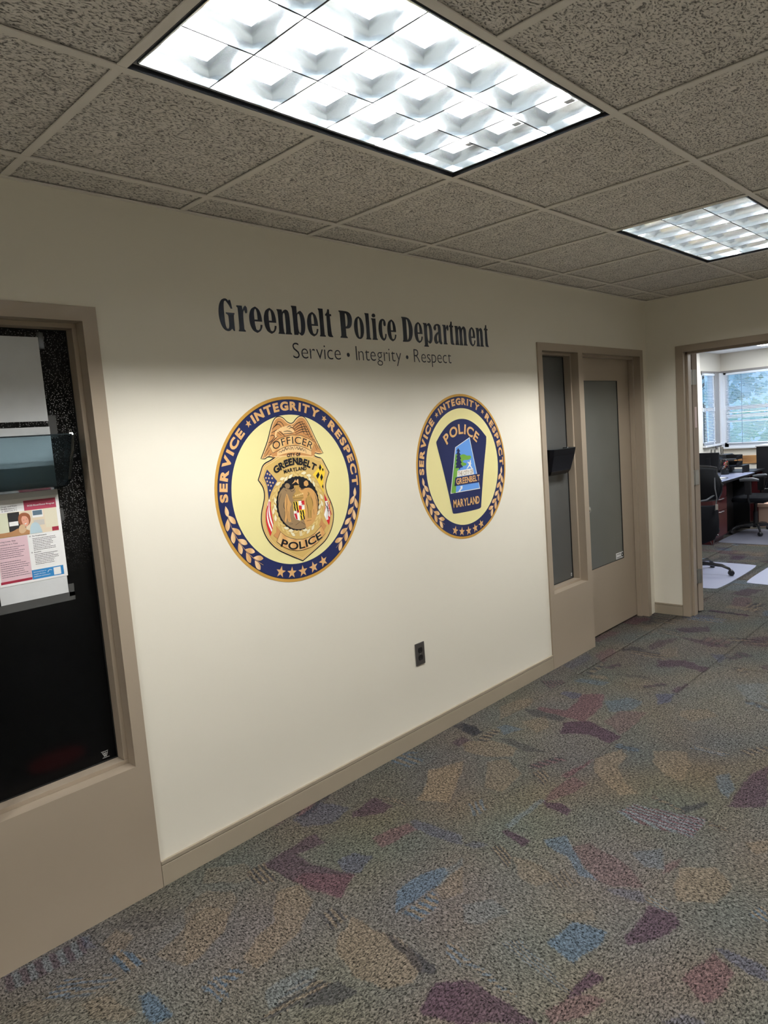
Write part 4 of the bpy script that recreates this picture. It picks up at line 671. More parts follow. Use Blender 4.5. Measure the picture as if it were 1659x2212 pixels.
fy=empty('flyer',(PX0,.0958,1.196)); tag(fy,'blood donor flyer with red banner and photo of a woman hugging a dog','flyer')
FW,FH=.2165,.2805
def fr(name,x0,x1,z0,z1,m,l=1): return box(name,(x0,x1,-.0004-l*.00015,-l*.00015+.0,z0,z1),m,fy)
fr('sheet',0,FW,0,FH,m_paper,0)
m_ros=mat('print rose red',(.42,.055,.105),.55); m_pink=mat('print pink',(.70,.50,.56),.55); m_pblue=mat('print blue',(.03,.22,.52),.55); m_ptext=mat('print dark grey',(.10,.09,.11),.6); m_dred=mat('print dark red',(.33,.02,.05),.55)
fr('banner',.1035,.2062,.239,.272,m_ros); fr('pink_column',0.006,.102,.0165,.158,m_pink); fr('blue_box',.1015,.2045,.0075,.039,m_pblue); fr('red_footer',.004,.101,.0085,.0168,m_dred,2)
# photo: room, woman, dog as flat printed areas
fr('photo',.006,.2055,.159,.239,mat('print beige wall',(.72,.62,.48),.6))
fr('photo_green_wall',.006,.052,.175,.238,mat('print pale green',(.66,.68,.52),.6),2)
fr('photo_dark_cabinet',.050,.086,.172,.238,mat('print black',(.015,.015,.017),.6),2); fr('photo_white_case',.052,.080,.194,.208,m_paper,3)
fr('photo_door',.165,.2055,.175,.239,mat('print pale door',(.70,.66,.52),.6),2); fr('photo_maroon_chair',.184,.2055,.1605,.174,m_dred,3)
fr('photo_frame',.126,.160,.213,.238,m_paper,2); fr('photo_frame_picture',.128,.158,.220,.236,mat('print slate',(.10,.16,.22),.6),3); fr('photo_shelf',.128,.162,.186,.204,mat('print pale grey',(.55,.53,.50),.6),2)
def blob(name,pts,m,l): return shape(name,[chaikin(pts,2,60)],m,fy,-.0004-.00015*l)
m_hair=mat('print auburn',(.30,.10,.045),.6); m_skin=mat('print skin',(.72,.36,.26),.6); m_shirt=mat('print pale blue',(.46,.60,.68),.6); m_dog=mat('print tan dog',(.42,.22,.10),.6); m_dogl=mat('print pale dog',(.60,.42,.26),.6)
blob('woman_hair',[(.082,.196),(.080,.218),(.088,.232),(.104,.234),(.118,.226),(.120,.208),(.114,.192),(.098,.184)],m_hair,4)
blob('woman_shirt',[(.112,.160),(.114,.182),(.122,.196),(.136,.198),(.146,.186),(.152,.160)],m_shirt,5)
blob('woman_face',[(.089,.212),(.094,.222),(.106,.222),(.113,.210),(.112,.194),(.104,.186),(.094,.192)],m_skin,6)
blob('woman_smile',[(.098,.197),(.106,.199),(.104,.195),(.100,.194)],m_paper,7)
blob('woman_eye',[(.095,.209),(.099,.2105),(.098,.208)],m_ptext,7); blob('woman_eye',[(.104,.211),(.108,.212),(.107,.2095)],m_ptext,7)
blob('dog_body',[(.006,.160),(.006,.176),(.030,.174),(.060,.176),(.078,.186),(.098,.180),(.112,.172),(.110,.160)],m_dog,7)
blob('dog_head',[(.078,.172),(.080,.190),(.090,.197),(.101,.192),(.104,.178),(.096,.168),(.086,.165)],m_dogl,8)
blob('dog_nose',[(.098,.186),(.102,.187),(.101,.183)],m_ptext,9)
def ft(name,w_,x,z,wd,h,m,off=.0,l=3,ang=0): return joined(name,text_parts(w_,line(x,z+h/2,x+wd,z+h/2),h,-.0004-.00015*l,off=off,track=.09),m,fy)
ft('banner_lettering','DCES Blood Donor Program',.114,.2515,.087,.0052,m_paper,.03)
ft('clinic_lettering','Dogs and Cats',.034,.257,.048,.0048,m_ptext); ft('clinic_lettering','EMERGENCY',.034,.2495,.048,.0042,m_ptext); ft('clinic_lettering','& SPECIALTY',.034,.2425,.048,.0042,m_ptext)
shape('clinic_ring',[circ(.011,28,(.018,.251)),circ(.0098,28,(.018,.251))],m_ptext,fy,-.0009)
ft('heading_lettering','Saving Lives, One',.012,.144,.052,.0046,m_ptext,.02); ft('heading_lettering','Donation at a Time',.012,.1345,.058,.0046,m_ptext,.02)
ft('heading_lettering','Pet Requirements',.117,.150,.046,.0040,m_ptext,.02); ft('heading_lettering','Benefits',.117,.0955,.022,.0040,m_ptext,.02)
for z in (.152,.0975): shape('bullet_disc',[circ(.0026,14,(.110,z))],mat('print disc grey',(.45,.45,.47),.6),fy,-.0009)
ft('box_lettering','Interested? Scan to',.107,.030,.040,.0032,m_paper,.01); ft('box_lettering','complete the donor',.107,.0225,.038,.0032,m_paper,.01); ft('box_lettering','qualification questionnaire',.107,.0150,.052,.0032,m_paper,.01)
v,f=stroke([(.152,.0235),(.154,.029),(.160,.0315),(.166,.029)],.0014,-.0010,False); mesh('curved_arrow',v,f,m_paper,fy)
fr('blank_square',.1715,.1950,.0105,.0355,m_paper,3)
# small print: blurred lines of body text
def lines(x0,x1,z,n,dz,m,seed):
    r=random.Random(seed); bl=[]
    for i in range(n):
        x=x0; e=x1-(r.random()*.3*(x1-x0)); 
        while x<e:
            w_=r.uniform(.002,.0065); bl.append((x,min(x+w_,e),-.0010,-.0008,z-i*dz,z-i*dz+.0016)); x+=w_+.0011
    return box('body_text',bl,m,fy)
lines(.010,.094,.1255,6,.0066,m_ptext,1); lines(.010,.098,.0790,8,.0070,m_ptext,2)
lines(.117,.196,.1425,8,.0055,m_ptext,3); lines(.117,.198,.0890,7,.0055,m_ptext,4)
# glass maker's mark in the pane corner
gm=empty('etched_mark',(.305,.0975,.528)); tag(gm,'small etched white mark in the lower right corner of the near dark pane','marking')
m_etch=mat('etched white',(.55,.56,.56),.6)
for q in ([(-.013,.011),(.012,.011)],[(-.010,-.012),(.015,-.012)],[(-.009,.008),(-.002,-.009)],[(-.004,.008),(.003,-.009)],[(.003,.008),(-.002,-.009)],[(.010,.008),(.004,-.009)],[(-.009,.003),(.010,.003)],[(-.006,-.003),(.008,-.003)]):
    v,f=stroke(q,.0017,0,False); mesh('mark_line',v,f,m_etch,gm)
gm2=empty('etched_mark',(3.655,.0975,.530)); tag(gm2,'tiny etched square mark low in the far narrow sidelight pane','marking')
shape('mark_square',[[(-.008,-.010),(.008,-.010),(.008,.010),(-.008,.010)]],m_etch,gm2,0); shape('mark_core',[circ(.005,12)],m_gasket,gm2,-.0003)
# ---------------------------------------------------------------- plastic wall pockets
def pocket(cx,ztop,zbot,m,label,dtop=.105,dbot=.062,wt=.155,wb=.140,back=True,y0=.0955):
    t=empty('wall_pocket',(cx,y0,zbot)); tag(t,label,'wall pocket'); h=ztop-zbot
    c=.018
    def ring(w_,d,z,y_b=0): # open-back outline at height z, bevelled front corners
        return [(-w_,y_b,z),(-w_,-d+c,z),(-w_+c,-d,z),(w_-c,-d,z),(w_,-d+c,z),(w_,y_b,z)]
    rows=[ring(wt,dtop,h),ring((wt*.75+wb*.25),dtop*.80+dbot*.20,h*.74),ring(wb,dbot+.006,.028),ring(wb-.008,dbot-.006,.008),ring(wb-.022,dbot-.022,0)]
    v=[p for r_ in rows for p in r_]; f=[]
    for i in range(len(rows)-1):
        for k in range(5): f.append((i*6+k,i*6+k+1,(i+1)*6+k+1,(i+1)*6+k))
    b=(len(rows)-1)*6; f.append(tuple(b+k for k in range(6)))
    mesh('pocket_front',v,f,m,t,solid=.0025)
    if back: box('back_plate',(-wb+.01,wb-.01,-.003,0,.004,h-.030),m,t,.001)
    mesh_l=tube('rim',[(-wt,0,h),(-wt,-dtop+c,h),(-wt+c,-dtop,h),(wt-c,-dtop,h),(wt,-dtop+c,h),(wt,0,h)],.0022,m_rim,t,6)
    return t
m_smoke=mat('smoky teal acrylic',(.045,.085,.11),.06,spec=.6); 
def tinted(name,tint,mixf):
    m=bpy.data.materials.new(name); m.use_nodes=True; nt=m.node_tree; nt.nodes.clear()
    o=nt.nodes.new('ShaderNodeOutputMaterial'); tr=nt.nodes.new('ShaderNodeBsdfTransparent'); tr.inputs[0].default_value=(*tint,1)
    g=nt.nodes.new('ShaderNodeBsdfGlossy'); g.inputs['Roughness'].default_value=.08; g.inputs[0].default_value=(.9,.9,.9,1)
    d=nt.nodes.new('ShaderNodeBsdfDiffuse'); d.inputs[0].default_value=(.012,.022,.03,1)
    fr_=nt.nodes.new('ShaderNodeFresnel'); fr_.inputs[0].default_value=1.45
    a=nt.nodes.new('ShaderNodeMixShader'); a.inputs[0].default_value=mixf; nt.links.new(tr.outputs[0],a.inputs[1]); nt.links.new(d.outputs[0],a.inputs[2])
    b_=nt.nodes.new('ShaderNodeMixShader'); nt.links.new(fr_.outputs[0],b_.inputs[0]); nt.links.new(a.outputs[0],b_.inputs[1]); nt.links.new(g.outputs[0],b_.inputs[2]); nt.links.new(b_.outputs[0],o.inputs[0])
    return m
m_smoke=tinted('smoky teal acrylic',(.66,.77,.82),.06)
m_rim=mat('dark acrylic rim',(.02,.028,.033),.15)
m_dark_acr=mat('near-black acrylic',(.005,.005,.007),.22,spec=.3)
pk1=pocket(.145,1.675,1.498,m_smoke,'smoky translucent plastic wall pocket on the near dark pane',back=False)
pk2=pocket(3.462,1.418,1.246,m_dark_acr,'black plastic wall pocket on the narrow sidelight beside the far door')
def clip(x,y,z,label,group=None):
    t=empty('binder_clip',(x,y,z)); t.scale=(.62,.62,.62); tag(t,label,'binder clip')
    mesh('clip_body',[(-.009,-.004,-.006),(.009,-.004,-.006),(.009,.004,-.006),(-.009,.004,-.006),(-.009,0,.006),(.009,0,.006)],[(0,1,5,4),(2,3,4,5),(0,4,3),(1,2,5),(0,3,2,1)],m_chrome,t)
    tube('wire_handle',[(-.006,0,.004),(-.0035,.001,.016),(-.004,.001,.021),(0,.001,.024),(.004,.001,.021),(.0035,.001,.016),(.006,0,.004)],.0011,m_chrome,t,6)
clip(.283,-.006,1.676,'small chrome binder clip on the right front rim of the near wall pocket')
clip(3.530,.010,1.420,'small chrome binder clip on the rim of the far black wall pocket')
# ---------------------------------------------------------------- sticker on the far door glass
sk=empty('door_sticker',(4.380,.0865,.538)); tag(sk,'small white sticker with a dark round emblem low on the far door glass','sticker')
box('sticker_sheet',(-.0625,.0625,0,.0008,-.0235,.0235),m_paper,sk)
shape('round_emblem',[circ(.0175,28,(.040,.0))],m_ink,sk,-.0004); shape('emblem_mark',[[(.032,-.003),(.040,.008),(.048,.004),(.042,-.007)]],m_paper,sk,-.0007)
bl=[]
for z,n,h in ((.012,8,.0055),(-.003,3,.0),( -.012,9,.0055),(-.019,9,.002)):
    if not h: continue
    for i in range(n): bl.append((-.052+i*.0082,-.052+i*.0082+.0060,-.0006,0,z-h/2,z+h/2))
box('sticker_text',bl,m_ptext,sk)
# ---------------------------------------------------------------- duplex outlet
ot=empty('wall_outlet',(1.9155,0,.464)); tag(ot,'dark steel duplex power outlet low on the wall between the seals','power outlet')
m_plate=bumpy(mat('brushed dark steel plate',(.16,.155,.15),.36,metal=.85),400,.05,.0003)
box('cover_plate',(-.035,.035,-.0055,0,-.058,.058),m_plate,ot,.0022)
m_bl=mat('black bakelite',(.006,.006,.007),.35)
for dz in (.0195,-.0195):
    rc=shape('receptacle',[[(x,z+dz) for x,z in [(.0165*math.cos(a),max(-.0135,min(.0135,.0175*math.sin(a)))) for a in [2*math.pi*i/36 for i in range(36)]]]],m_bl,ot,-.0068,thick=.0015)
    for sx_ in (-.0065,.0065): box('slot',(sx_-.0009,sx_+.0009,-.0072,-.0066,dz-.001,dz+.0065),m_gasket,rc)
    shape('ground_hole',[circ(.0024,12,(0,dz-.0075))],m_plate,rc,-.0071)
lathe('screw',[(0,-.0068),(.0028,-.0064),(.003,-.0055),(.003,-.004)],m_steel,ot,(0,0,0),14,'y')
# ================================================================ office beyond the doorway
m_alu=mat('white window aluminium',(.72,.74,.78),.4); m_slat=mat('pale blind slat',(.72,.76,.82),.5,spec=.3)
m_pane=bpy.data.materials.new('clear window glass'); m_pane.use_nodes=True; nt=m_pane.node_tree; nt.nodes.clear()
o_=nt.nodes.new('ShaderNodeOutputMaterial'); tr=nt.nodes.new('ShaderNodeBsdfTransparent'); tr.inputs[0].default_value=(.93,.96,.97,1); g=nt.nodes.new('ShaderNodeBsdfGlossy'); g.inputs['Roughness'].default_value=.02; mx=nt.nodes.new('ShaderNodeMixShader'); mx.inputs[0].default_value=.05
nt.links.new(tr.outputs[0],mx.inputs[1]); nt.links.new(g.outputs[0],mx.inputs[2]); nt.links.new(mx.outputs[0],o_.inputs[0])
WZ0,WZ1=1.03,2.165
w3=box('window_3',[(OXB,OXB+.07,1.46,1.545,WZ0-.03,WZ1),(OXB,OXB+.07,-1.40,-1.33,WZ0-.03,WZ1),(OXB,OXB+.07,-1.4,1.545,WZ0-.03,WZ0+.04),(OXB,OXB+.07,-1.4,1.545,WZ1-.03,WZ1+.005),(OXB-.01,OXB+.07,-1.4,1.545,1.578,1.642),(OXB,OXB+.07,.04,.11,WZ0,WZ1)],m_alu,None,.002); S(w3)
box('pane',(OXB+.035,OXB+.040,-1.34,1.47,WZ0,WZ1),m_pane,w3); box('window_sill',(OXB-.05,OXB+.02,-1.42,1.54,WZ0-.055,WZ0-.028),m_alu,w3,.002)
box('head_trim',[(OXB-.012,OXB+.005,-1.42,1.555,WZ1-.002,WZ1+.03)],mat('grey head trim',(.25,.23,.22),.5),w3)
w4=box('window_4',[(10.29,10.33,OYL,OYL+.07,1.06,2.165),(10.735,10.80,OYL-.005,OYL+.07,1.06,2.165),(10.29,OXB,OYL,OYL+.07,1.06,1.115),(10.29,OXB,OYL,OYL+.07,2.135,2.17),(10.29,10.90,OYL-.012,OYL+.07,1.585,1.645),(10.98,OXB+.02,OYL-.04,OYL+.07,1.0,2.165)],m_alu,None,.002); S(w4)
box('corner_post',(10.80,10.98,OYL-.02,OYL+.07,1.0,2.165),mat('grey corner post',(.30,.29,.29),.5),w4,.002)
box('pane',(10.32,10.74,OYL+.035,OYL+.04,1.1,2.15),m_pane,w4); box('window_sill',(10.28,OXB-.02,OYL-.05,OYL+.02,1.045,1.075),m_alu,w4,.002)
box('head_trim',[(10.28,OXB,OYL-.012,OYL+.005,2.163,2.19)],mat('grey head trim',(.25,.23,.22),.5),w4)
def blind(name,a0,a1,z0,z1,axis,pos,label):
    t=empty(name,(0,0,0)); tag(t,label,'window blind'); n=int((z1-z0)/.0232); v=[];f=[]
    for i in range(n):
        z=z0+.02+i*.0232; tl=.0035+(.006 if i in (14,17,18,20) and name=='window_blind' and axis=='y' else 0)
        if i in (15,19) and axis=='y': z-=.008
        k=len(v)
        for s,dz in ((-.0115,-tl),(0,.0012),(.0115,tl)):
            for e in (a0,a1):
                v.append((pos+s,e,z+dz) if axis=='y' else (e,pos+s,z+dz))
        f+=[(k,k+1,k+3,k+2),(k+2,k+3,k+5,k+4)]
    sl=mesh('slats',v,f,m_slat,t,solid=.0009); sl['kind']='stuff'
    R=lambda z0_,z1_,d,m,nm: box(nm,(pos-d,pos+d,a0,a1,z0_,z1_) if axis=='y' else (a0,a1,pos-d,pos+d,z0_,z1_),m,t,.001)
    R(z1-.028,z1,.014,m_slat,'head_rail'); R(z0,z0+.014,.011,m_slat,'bottom_rail')
    L_=a1-a0; m_c=mat('ladder cord',(.25,.33,.45),.8)
    for q in ([.08,.31,.54,.77,.95] if L_>1 else [.15,.82]):
        e=a1-L_*q; box('ladder_cord',(pos-.0125,pos-.0115,e-.003,e+.003,z0,z1) if axis=='y' else (e-.003,e+.003,pos-.0125,pos-.0115,z0,z1),m_c,t)
    return t
blind('window_blind',-1.36,1.475,1.055,2.155,'y',OXB-.022,'wide pale slatted blind over the large office window')
blind('window_blind',10.31,10.745,1.11,2.150,'x',OYL-.022,'narrow pale slatted blind on the small office side window')
# outside: trees beyond the glass
m_fol=bumpy(mat('pale foliage',(.80,.95,.82),.8),3,.3,.05,vary=(.9,.35))
def tree(x,y,z,r,label,seed,hm):
    t=empty('tree',(x,y,-3)); tag(t,label,'tree',None); R=np.random.RandomState(seed); n=1500
    d=R.normal(size=(n,3)); d/=np.linalg.norm(d,axis=1)[:,None]; c=d*(R.uniform(.45,1,n)**.5)[:,None]*np.array([r*.8,r,r*.85])+np.array([0,0,z+3])
    c+= .25*np.sin(c*3.1); a=R.normal(size=(n,3)); b_=R.normal(size=(n,3)); a/=np.linalg.norm(a,axis=1)[:,None]; b_-= (a*b_).sum(1)[:,None]*a; b_/=np.linalg.norm(b_,axis=1)[:,None]
    s=R.uniform(.10,.24,n)[:,None]; V=np.stack([c-a*s,c+b_*s*.6,c+a*s,c-b_*s*.6],1).reshape(-1,3)
    lf=mesh('foliage',[tuple(q) for q in V],[(4*i,4*i+1,4*i+2,4*i+3) for i in range(n)],hm,t); lf['kind']='stuff'
    tube('trunk',[(0,0,0),(.1,.05,(z+3)*.5),(0,0,z+3)],[.18,.14,.06],mat('bark',(.12,.09,.07),.9),t,8)
m_fol2=bumpy(mat('blue-grey foliage',(.66,.82,.86),.8),3,.3,.05,vary=(.9,.35))
tree(18.5,2.6,.3,1.6,'pale green tree seen low through the left half of the large office blind',1,m_fol); tree(19,-1.4,.6,1.8,'pale green tree seen through the large office blind near the right frame edge',2,m_fol); tree(25,6.8,3.6,2.6,'darker bluish tree high behind the large office blind',3,m_fol2); tree(15,7.5,1.0,2.0,'bluish tree outside the small side window',4,m_fol2)
gr=box('ground_outside',(OXB+1,60,-40,40,-3.1,-3.0),mat('lawn',(.16,.28,.10),.95)); S(gr)
# ceiling panels out of view, added to light the office
m_pan=mat('added fill panel',(.9,.9,.9),.5,emit=(.90,.95,1.0),es=OFFICE)
for x,y,lb in ((6.3,-.9,'unseen added light panel on the office ceiling nearest the doorway'),(8.7,-.9,'unseen added light panel on the ceiling in the middle of the office'),(9.9,.5,'unseen added light panel on the office ceiling near the windows')):
    t=empty('office_fill_light',(x,y,OH)); tag(t,lb,'ceiling light'); box('frame',[(-.61,.61,-.305,-.285,-.012,0),(-.61,.61,.285,.305,-.012,0),(-.61,-.59,-.285,.285,-.012,0),(.59,.61,-.285,.285,-.012,0)],m_white,t); box('diffuser',(-.59,.59,-.285,.285,-.006,-.002),m_pan,t)
# chair rail on the back wall
m_oak=mat('oak',(.40,.20,.075),.45); b=m_oak.node_tree.nodes['Principled BSDF']; tc=N(m_oak,'ShaderNodeTexCoord'); mp=N(m_oak,'ShaderNodeMapping'); mp.inputs['Scale'].default_value=(3,1.2,22); nn=N(m_oak,'ShaderNodeTexNoise'); nn.inputs['Scale'].default_value=3; nn.inputs['Detail'].default_value=5; L(m_oak,tc.outputs['Object'],mp.inputs['Vector']); L(m_oak,mp.outputs[0],nn.inputs['Vector']); rr=N(m_oak,'ShaderNodeValToRGB'); rr.color_ramp.elements[0].position=.35; rr.color_ramp.elements[0].color=(.26,.12,.045,1); rr.color_ramp.elements[1].position=.7; rr.color_ramp.elements[1].color=(.50,.27,.10,1); L(m_oak,nn.outputs[0],rr.inputs[0]); L(m_oak,rr.outputs[0],b.inputs['Base Color'])
tm=box('trim_4',(OXB-.022,OXB,-2.5,1.50,.735,.862),m_oak,None,.003); S(tm)
# chair mats
m_mat=bumpy(mat('frosted vinyl chair mat',(.29,.30,.40),.4,spec=.5),30,.05,.001,vary=(4,.05))
m_mat2=mat('grey vinyl chair mat',(.13,.13,.16),.4)
def cmat(x0,x1,y0,y1,label,mm=None):
    c=.06; p=[(x0+c,y0),(x1-c,y0),(x1,y0+c),(x1,y1-c),(x1-c,y1),(x0+c,y1),(x0,y1-c),(x0,y0+c)]; p=chaikin(p,2,80); n=len(p)
    v=[(x,y,.0005) for x,y in p]+[(x,y,.0035) for x,y in p]; f=[tuple(range(n,2*n))]+[(i,(i+1)%n,(i+1)%n+n,i+n) for i in range(n)]
    o=mesh('chair_mat',v,f,mm or m_mat); tag(o,label,'chair mat')
cmat(5.74,6.93,-.167,.76,'pale grey vinyl chair mat nearest the doorway, under the partly hidden chair'); cmat(6.08,7.25,-1.35,-.266,'pale grey vinyl chair mat cut by the right picture edge'); cmat(8.10,9.24,-.60,.66,'darker grey chair mat under the farther office chair',m_mat2)
# desk with drawers
m_cherry=bumpy(mat('dark cherry laminate',(.055,.010,.012),.3),8,.05,.001,vary=(6,.3)); m_top=mat('blue-grey desk top',(.32,.35,.50),.25,spec=.6); m_pull=mat('satin pull',(.7,.7,.72),.3,metal=.8); m_blk=mat('black plastic',(.012,.012,.014),.42); m_fab=bumpy(mat('black fabric',(.007,.0075,.010),.85,spec=.15),250,.3,.001)
dk=empty('office_desk',(7.92,.58,0)); tag(dk,'dark cherry desk with a blue-grey top and drawers, behind the near office chair','desk')
box('desktop',(0,1.45,0,.76,.715,.742),m_top,dk,.004); box('top_edge',(0,1.45,-.004,.0,.712,.738),m_blk,dk)
box('pedestal',[(0.0,.018,.04,.70,0,.712),(.018,.485,.055,.70,.06,.712),(.018,.485,.09,.70,0,.06)],m_cherry,dk,.002)
for z0,z1 in ((.540,.703),(.386,.534),(.075,.380)):
    dr_=box('drawer',(.022,.481,.040,.056,z0,z1),m_cherry,dk,.002); 
    hz=z1-.012 if z1<.6 else .694
    tube('drawer_handle',[(.20,.045,hz),(.205,.022,hz),(.33,.022,hz),(.335,.045,hz)],.005,m_pull,dr_,8)
box('end_panel',(1.38,1.40,.05,.70,0,.712),m_blk,dk,.002); box('knee_shade_panel',(.485,1.38,.62,.64,.05,.712),m_blk,dk)  # both panels black: the under-desk shadow is put into their colour
bx_=box('knee_shade_block',[(8.83,9.20,.80,1.18,0,.66)],m_blk,None,.004); tag(bx_,'low black block standing in for the shadow under the desk','cabinet')  # dark block added where the knee space is only in shadow
pk=box('storage_box',[(9.43,9.80,.02,.56,0,.305),(9.42,9.81,.01,.57,.27,.315)],mat('tan cardboard',(.50,.33,.25),.7),None,.003); tag(pk,'low tan box on the floor behind the far chair','box')
d2=empty('credenza',(9.42,-.14,0)); tag(d2,'dark desk return along the back wall under the windows','desk'); box('desktop',(.0,.56,.77,1.50,.715,.742),m_blk,d2,.003); box('end_panel',(.0,.02,.80,1.48,0,.715),m_cherry,d2); box('end_panel',(.54,.56,.80,1.48,0,.715),m_cherry,d2)
# tall black case at the right edge
cs=empty('black_bookcase',(10.0,-.35,0)); tag(cs,'tall black cabinet with a white label at the right picture edge','cabinet'); box('body',(0,.45,0,1.09,0,1.045),m_blk,cs,.004); box('top_panel',(-.01,.46,-.01,1.10,1.045,1.062),mat('pale grey laminate',(.45,.45,.47),.4),cs,.002); box('label',(-.003,0,.97-.02,1.07,.455,.500),m_paper,cs)
# things on the desk
def monitor(x,y,z,w_,h,rz,label):
    t=empty('monitor',(x,y,z),rz); tag(t,label,'monitor'); box('screen_case',(-.02,.02,-w_/2,w_/2,.10,.10+h),m_blk,t,.006); box('screen',(.0195,.0215,-w_/2+.012,w_/2-.012,.112,.088+h),mat('dark screen',(.008,.009,.012),.12),t); box('stand_neck',(-.035,-.015,-.03,.03,.01,.25),m_blk,t,.003); box('stand_foot',(-.10,.10,-.11,.11,0,.012),m_blk,t,.004)
monitor(8.72,.93,.742,.255,.215,0,'black monitor on the desk just left of the letter trays'); monitor(8.30,1.11,.742,.36,.28,-.5,'black monitor half hidden behind the doorway frame')
sf=empty('desk_shelf',(9.30,.70,.742)); tag(sf,'small black desk shelf under the snack jar','shelf unit'); box('shelf_board',(0,.26,-.0,.225,.075,.095),m_blk,sf,.002); box('side',[(0,.26,0,.012,0,.075),(0,.26,.213,.225,0,.075)],m_blk,sf,.001)
def tray(z,label,dx=0):
    t=empty('letter_tray',(9.33+dx,.855,z)); tag(t,label,'letter tray','stacked letter trays')
    box('tray_base',(-.12,.12,-.10,.10,0,.006),m_blk,t,.001)
    mesh('tray_walls',[(-.12,-.10,0),(.12,-.10,0),(.12,.10,0),(-.12,.10,0),(-.14,-.115,.045),(.12,-.105,.055),(.12,.105,.055),(-.14,.115,.045)],[(0,1,5,4),(1,2,6,5),(2,3,7,6)],m_blk,t,solid=.004)
    if z>.9: box('tray_post',[(-.10,-.094,-.112,-.107,-.029,.01),(-.10,-.094,.107,.112,-.029,.01),(.10,.106,-.112,-.107,-.029,.01),(.10,.106,.107,.112,-.029,.01)],m_blk,t)
    return t
tray(.925,'upper black letter tray of the stack on the desk shelf'); tray(.838,'lower black letter tray, under the upper one'); 

jr=empty('snack_jar',(9.10,.865,.742)); tag(jr,'clear jar of red and white snacks on the desk before the trays','jar')
m_jar=tinted('clear jar plastic',(.92,.92,.92),.03)
lathe('jar_wall',[(.0,.062),(.052,.062),(.056,.075),(.056,.18),(.045,.195)],m_jar,jr,(0,0,0),20); lathe('stand',[(0,0),(.05,0),(.05,.06),(0,.06)],m_blk,jr)
R_=random.Random(3)
for i in range(16):
    a=R_.uniform(0,6.28); r_=R_.uniform(0,.036); z=.078+.0062*i
    s_=lathe('snack',[(0,-.008),(.010,-.005),(.013,0),(.010,.005),(0,.008)],m_red if i%3==0 else (m_wht if i%3==1 else m_orange),jr,(r_*math.cos(a),r_*math.sin(a),z),8)
def cup(x,y,z,r_,h,m,label):
    o=lathe('metal_cup',[(0,0),(r_*.9,0),(r_,h),(r_*.92,h),(r_*.85,.01),(0,.01)],m,None,(0,0,0),20); o.location=(x,y,z); tag(o,label,'cup')
bx2=box('printer',[(9.50,9.85,.98,1.36,.742,.965),(9.52,9.80,.98,1.34,.965,.978)],m_blk,None,.006); tag(bx2,'low black printer behind the monitor','printer')
cup(9.60,1.075,.979,.034,.105,m_chrome,'tall steel cup on top of the black printer'); 
for i,y in enumerate((1.17,1.215)): cup(9.62,y,.979,.018,.075,m_chrome,['small steel cup beside the tall cup','small steel cup farthest left on the printer'][i])
bt=lathe('pen_jar',[(0,0),(.035,0),(.035,.10),(.030,.13),(.030,.19),(0,.19)],mat('smoky jar',(.05,.05,.055),.1,spec=.8),None); bt.location=(9.02,1.00,.742); tag(bt,'dark glossy jar on the desk left of the snack jar','jar')
pp=box('desk_paper',[(8.35,8.60,.66,.86,.7425,.7435),(8.42,8.66,.70,.92,.7437,.7445)],m_paper); tag(pp,'loose white papers on the blue-grey desk top','paper')
pn=tube('pen',[(8.40,.70,.749),(8.53,.64,.749)],.004,m_blk); tag(pn,'black pen on the loose papers','pen')
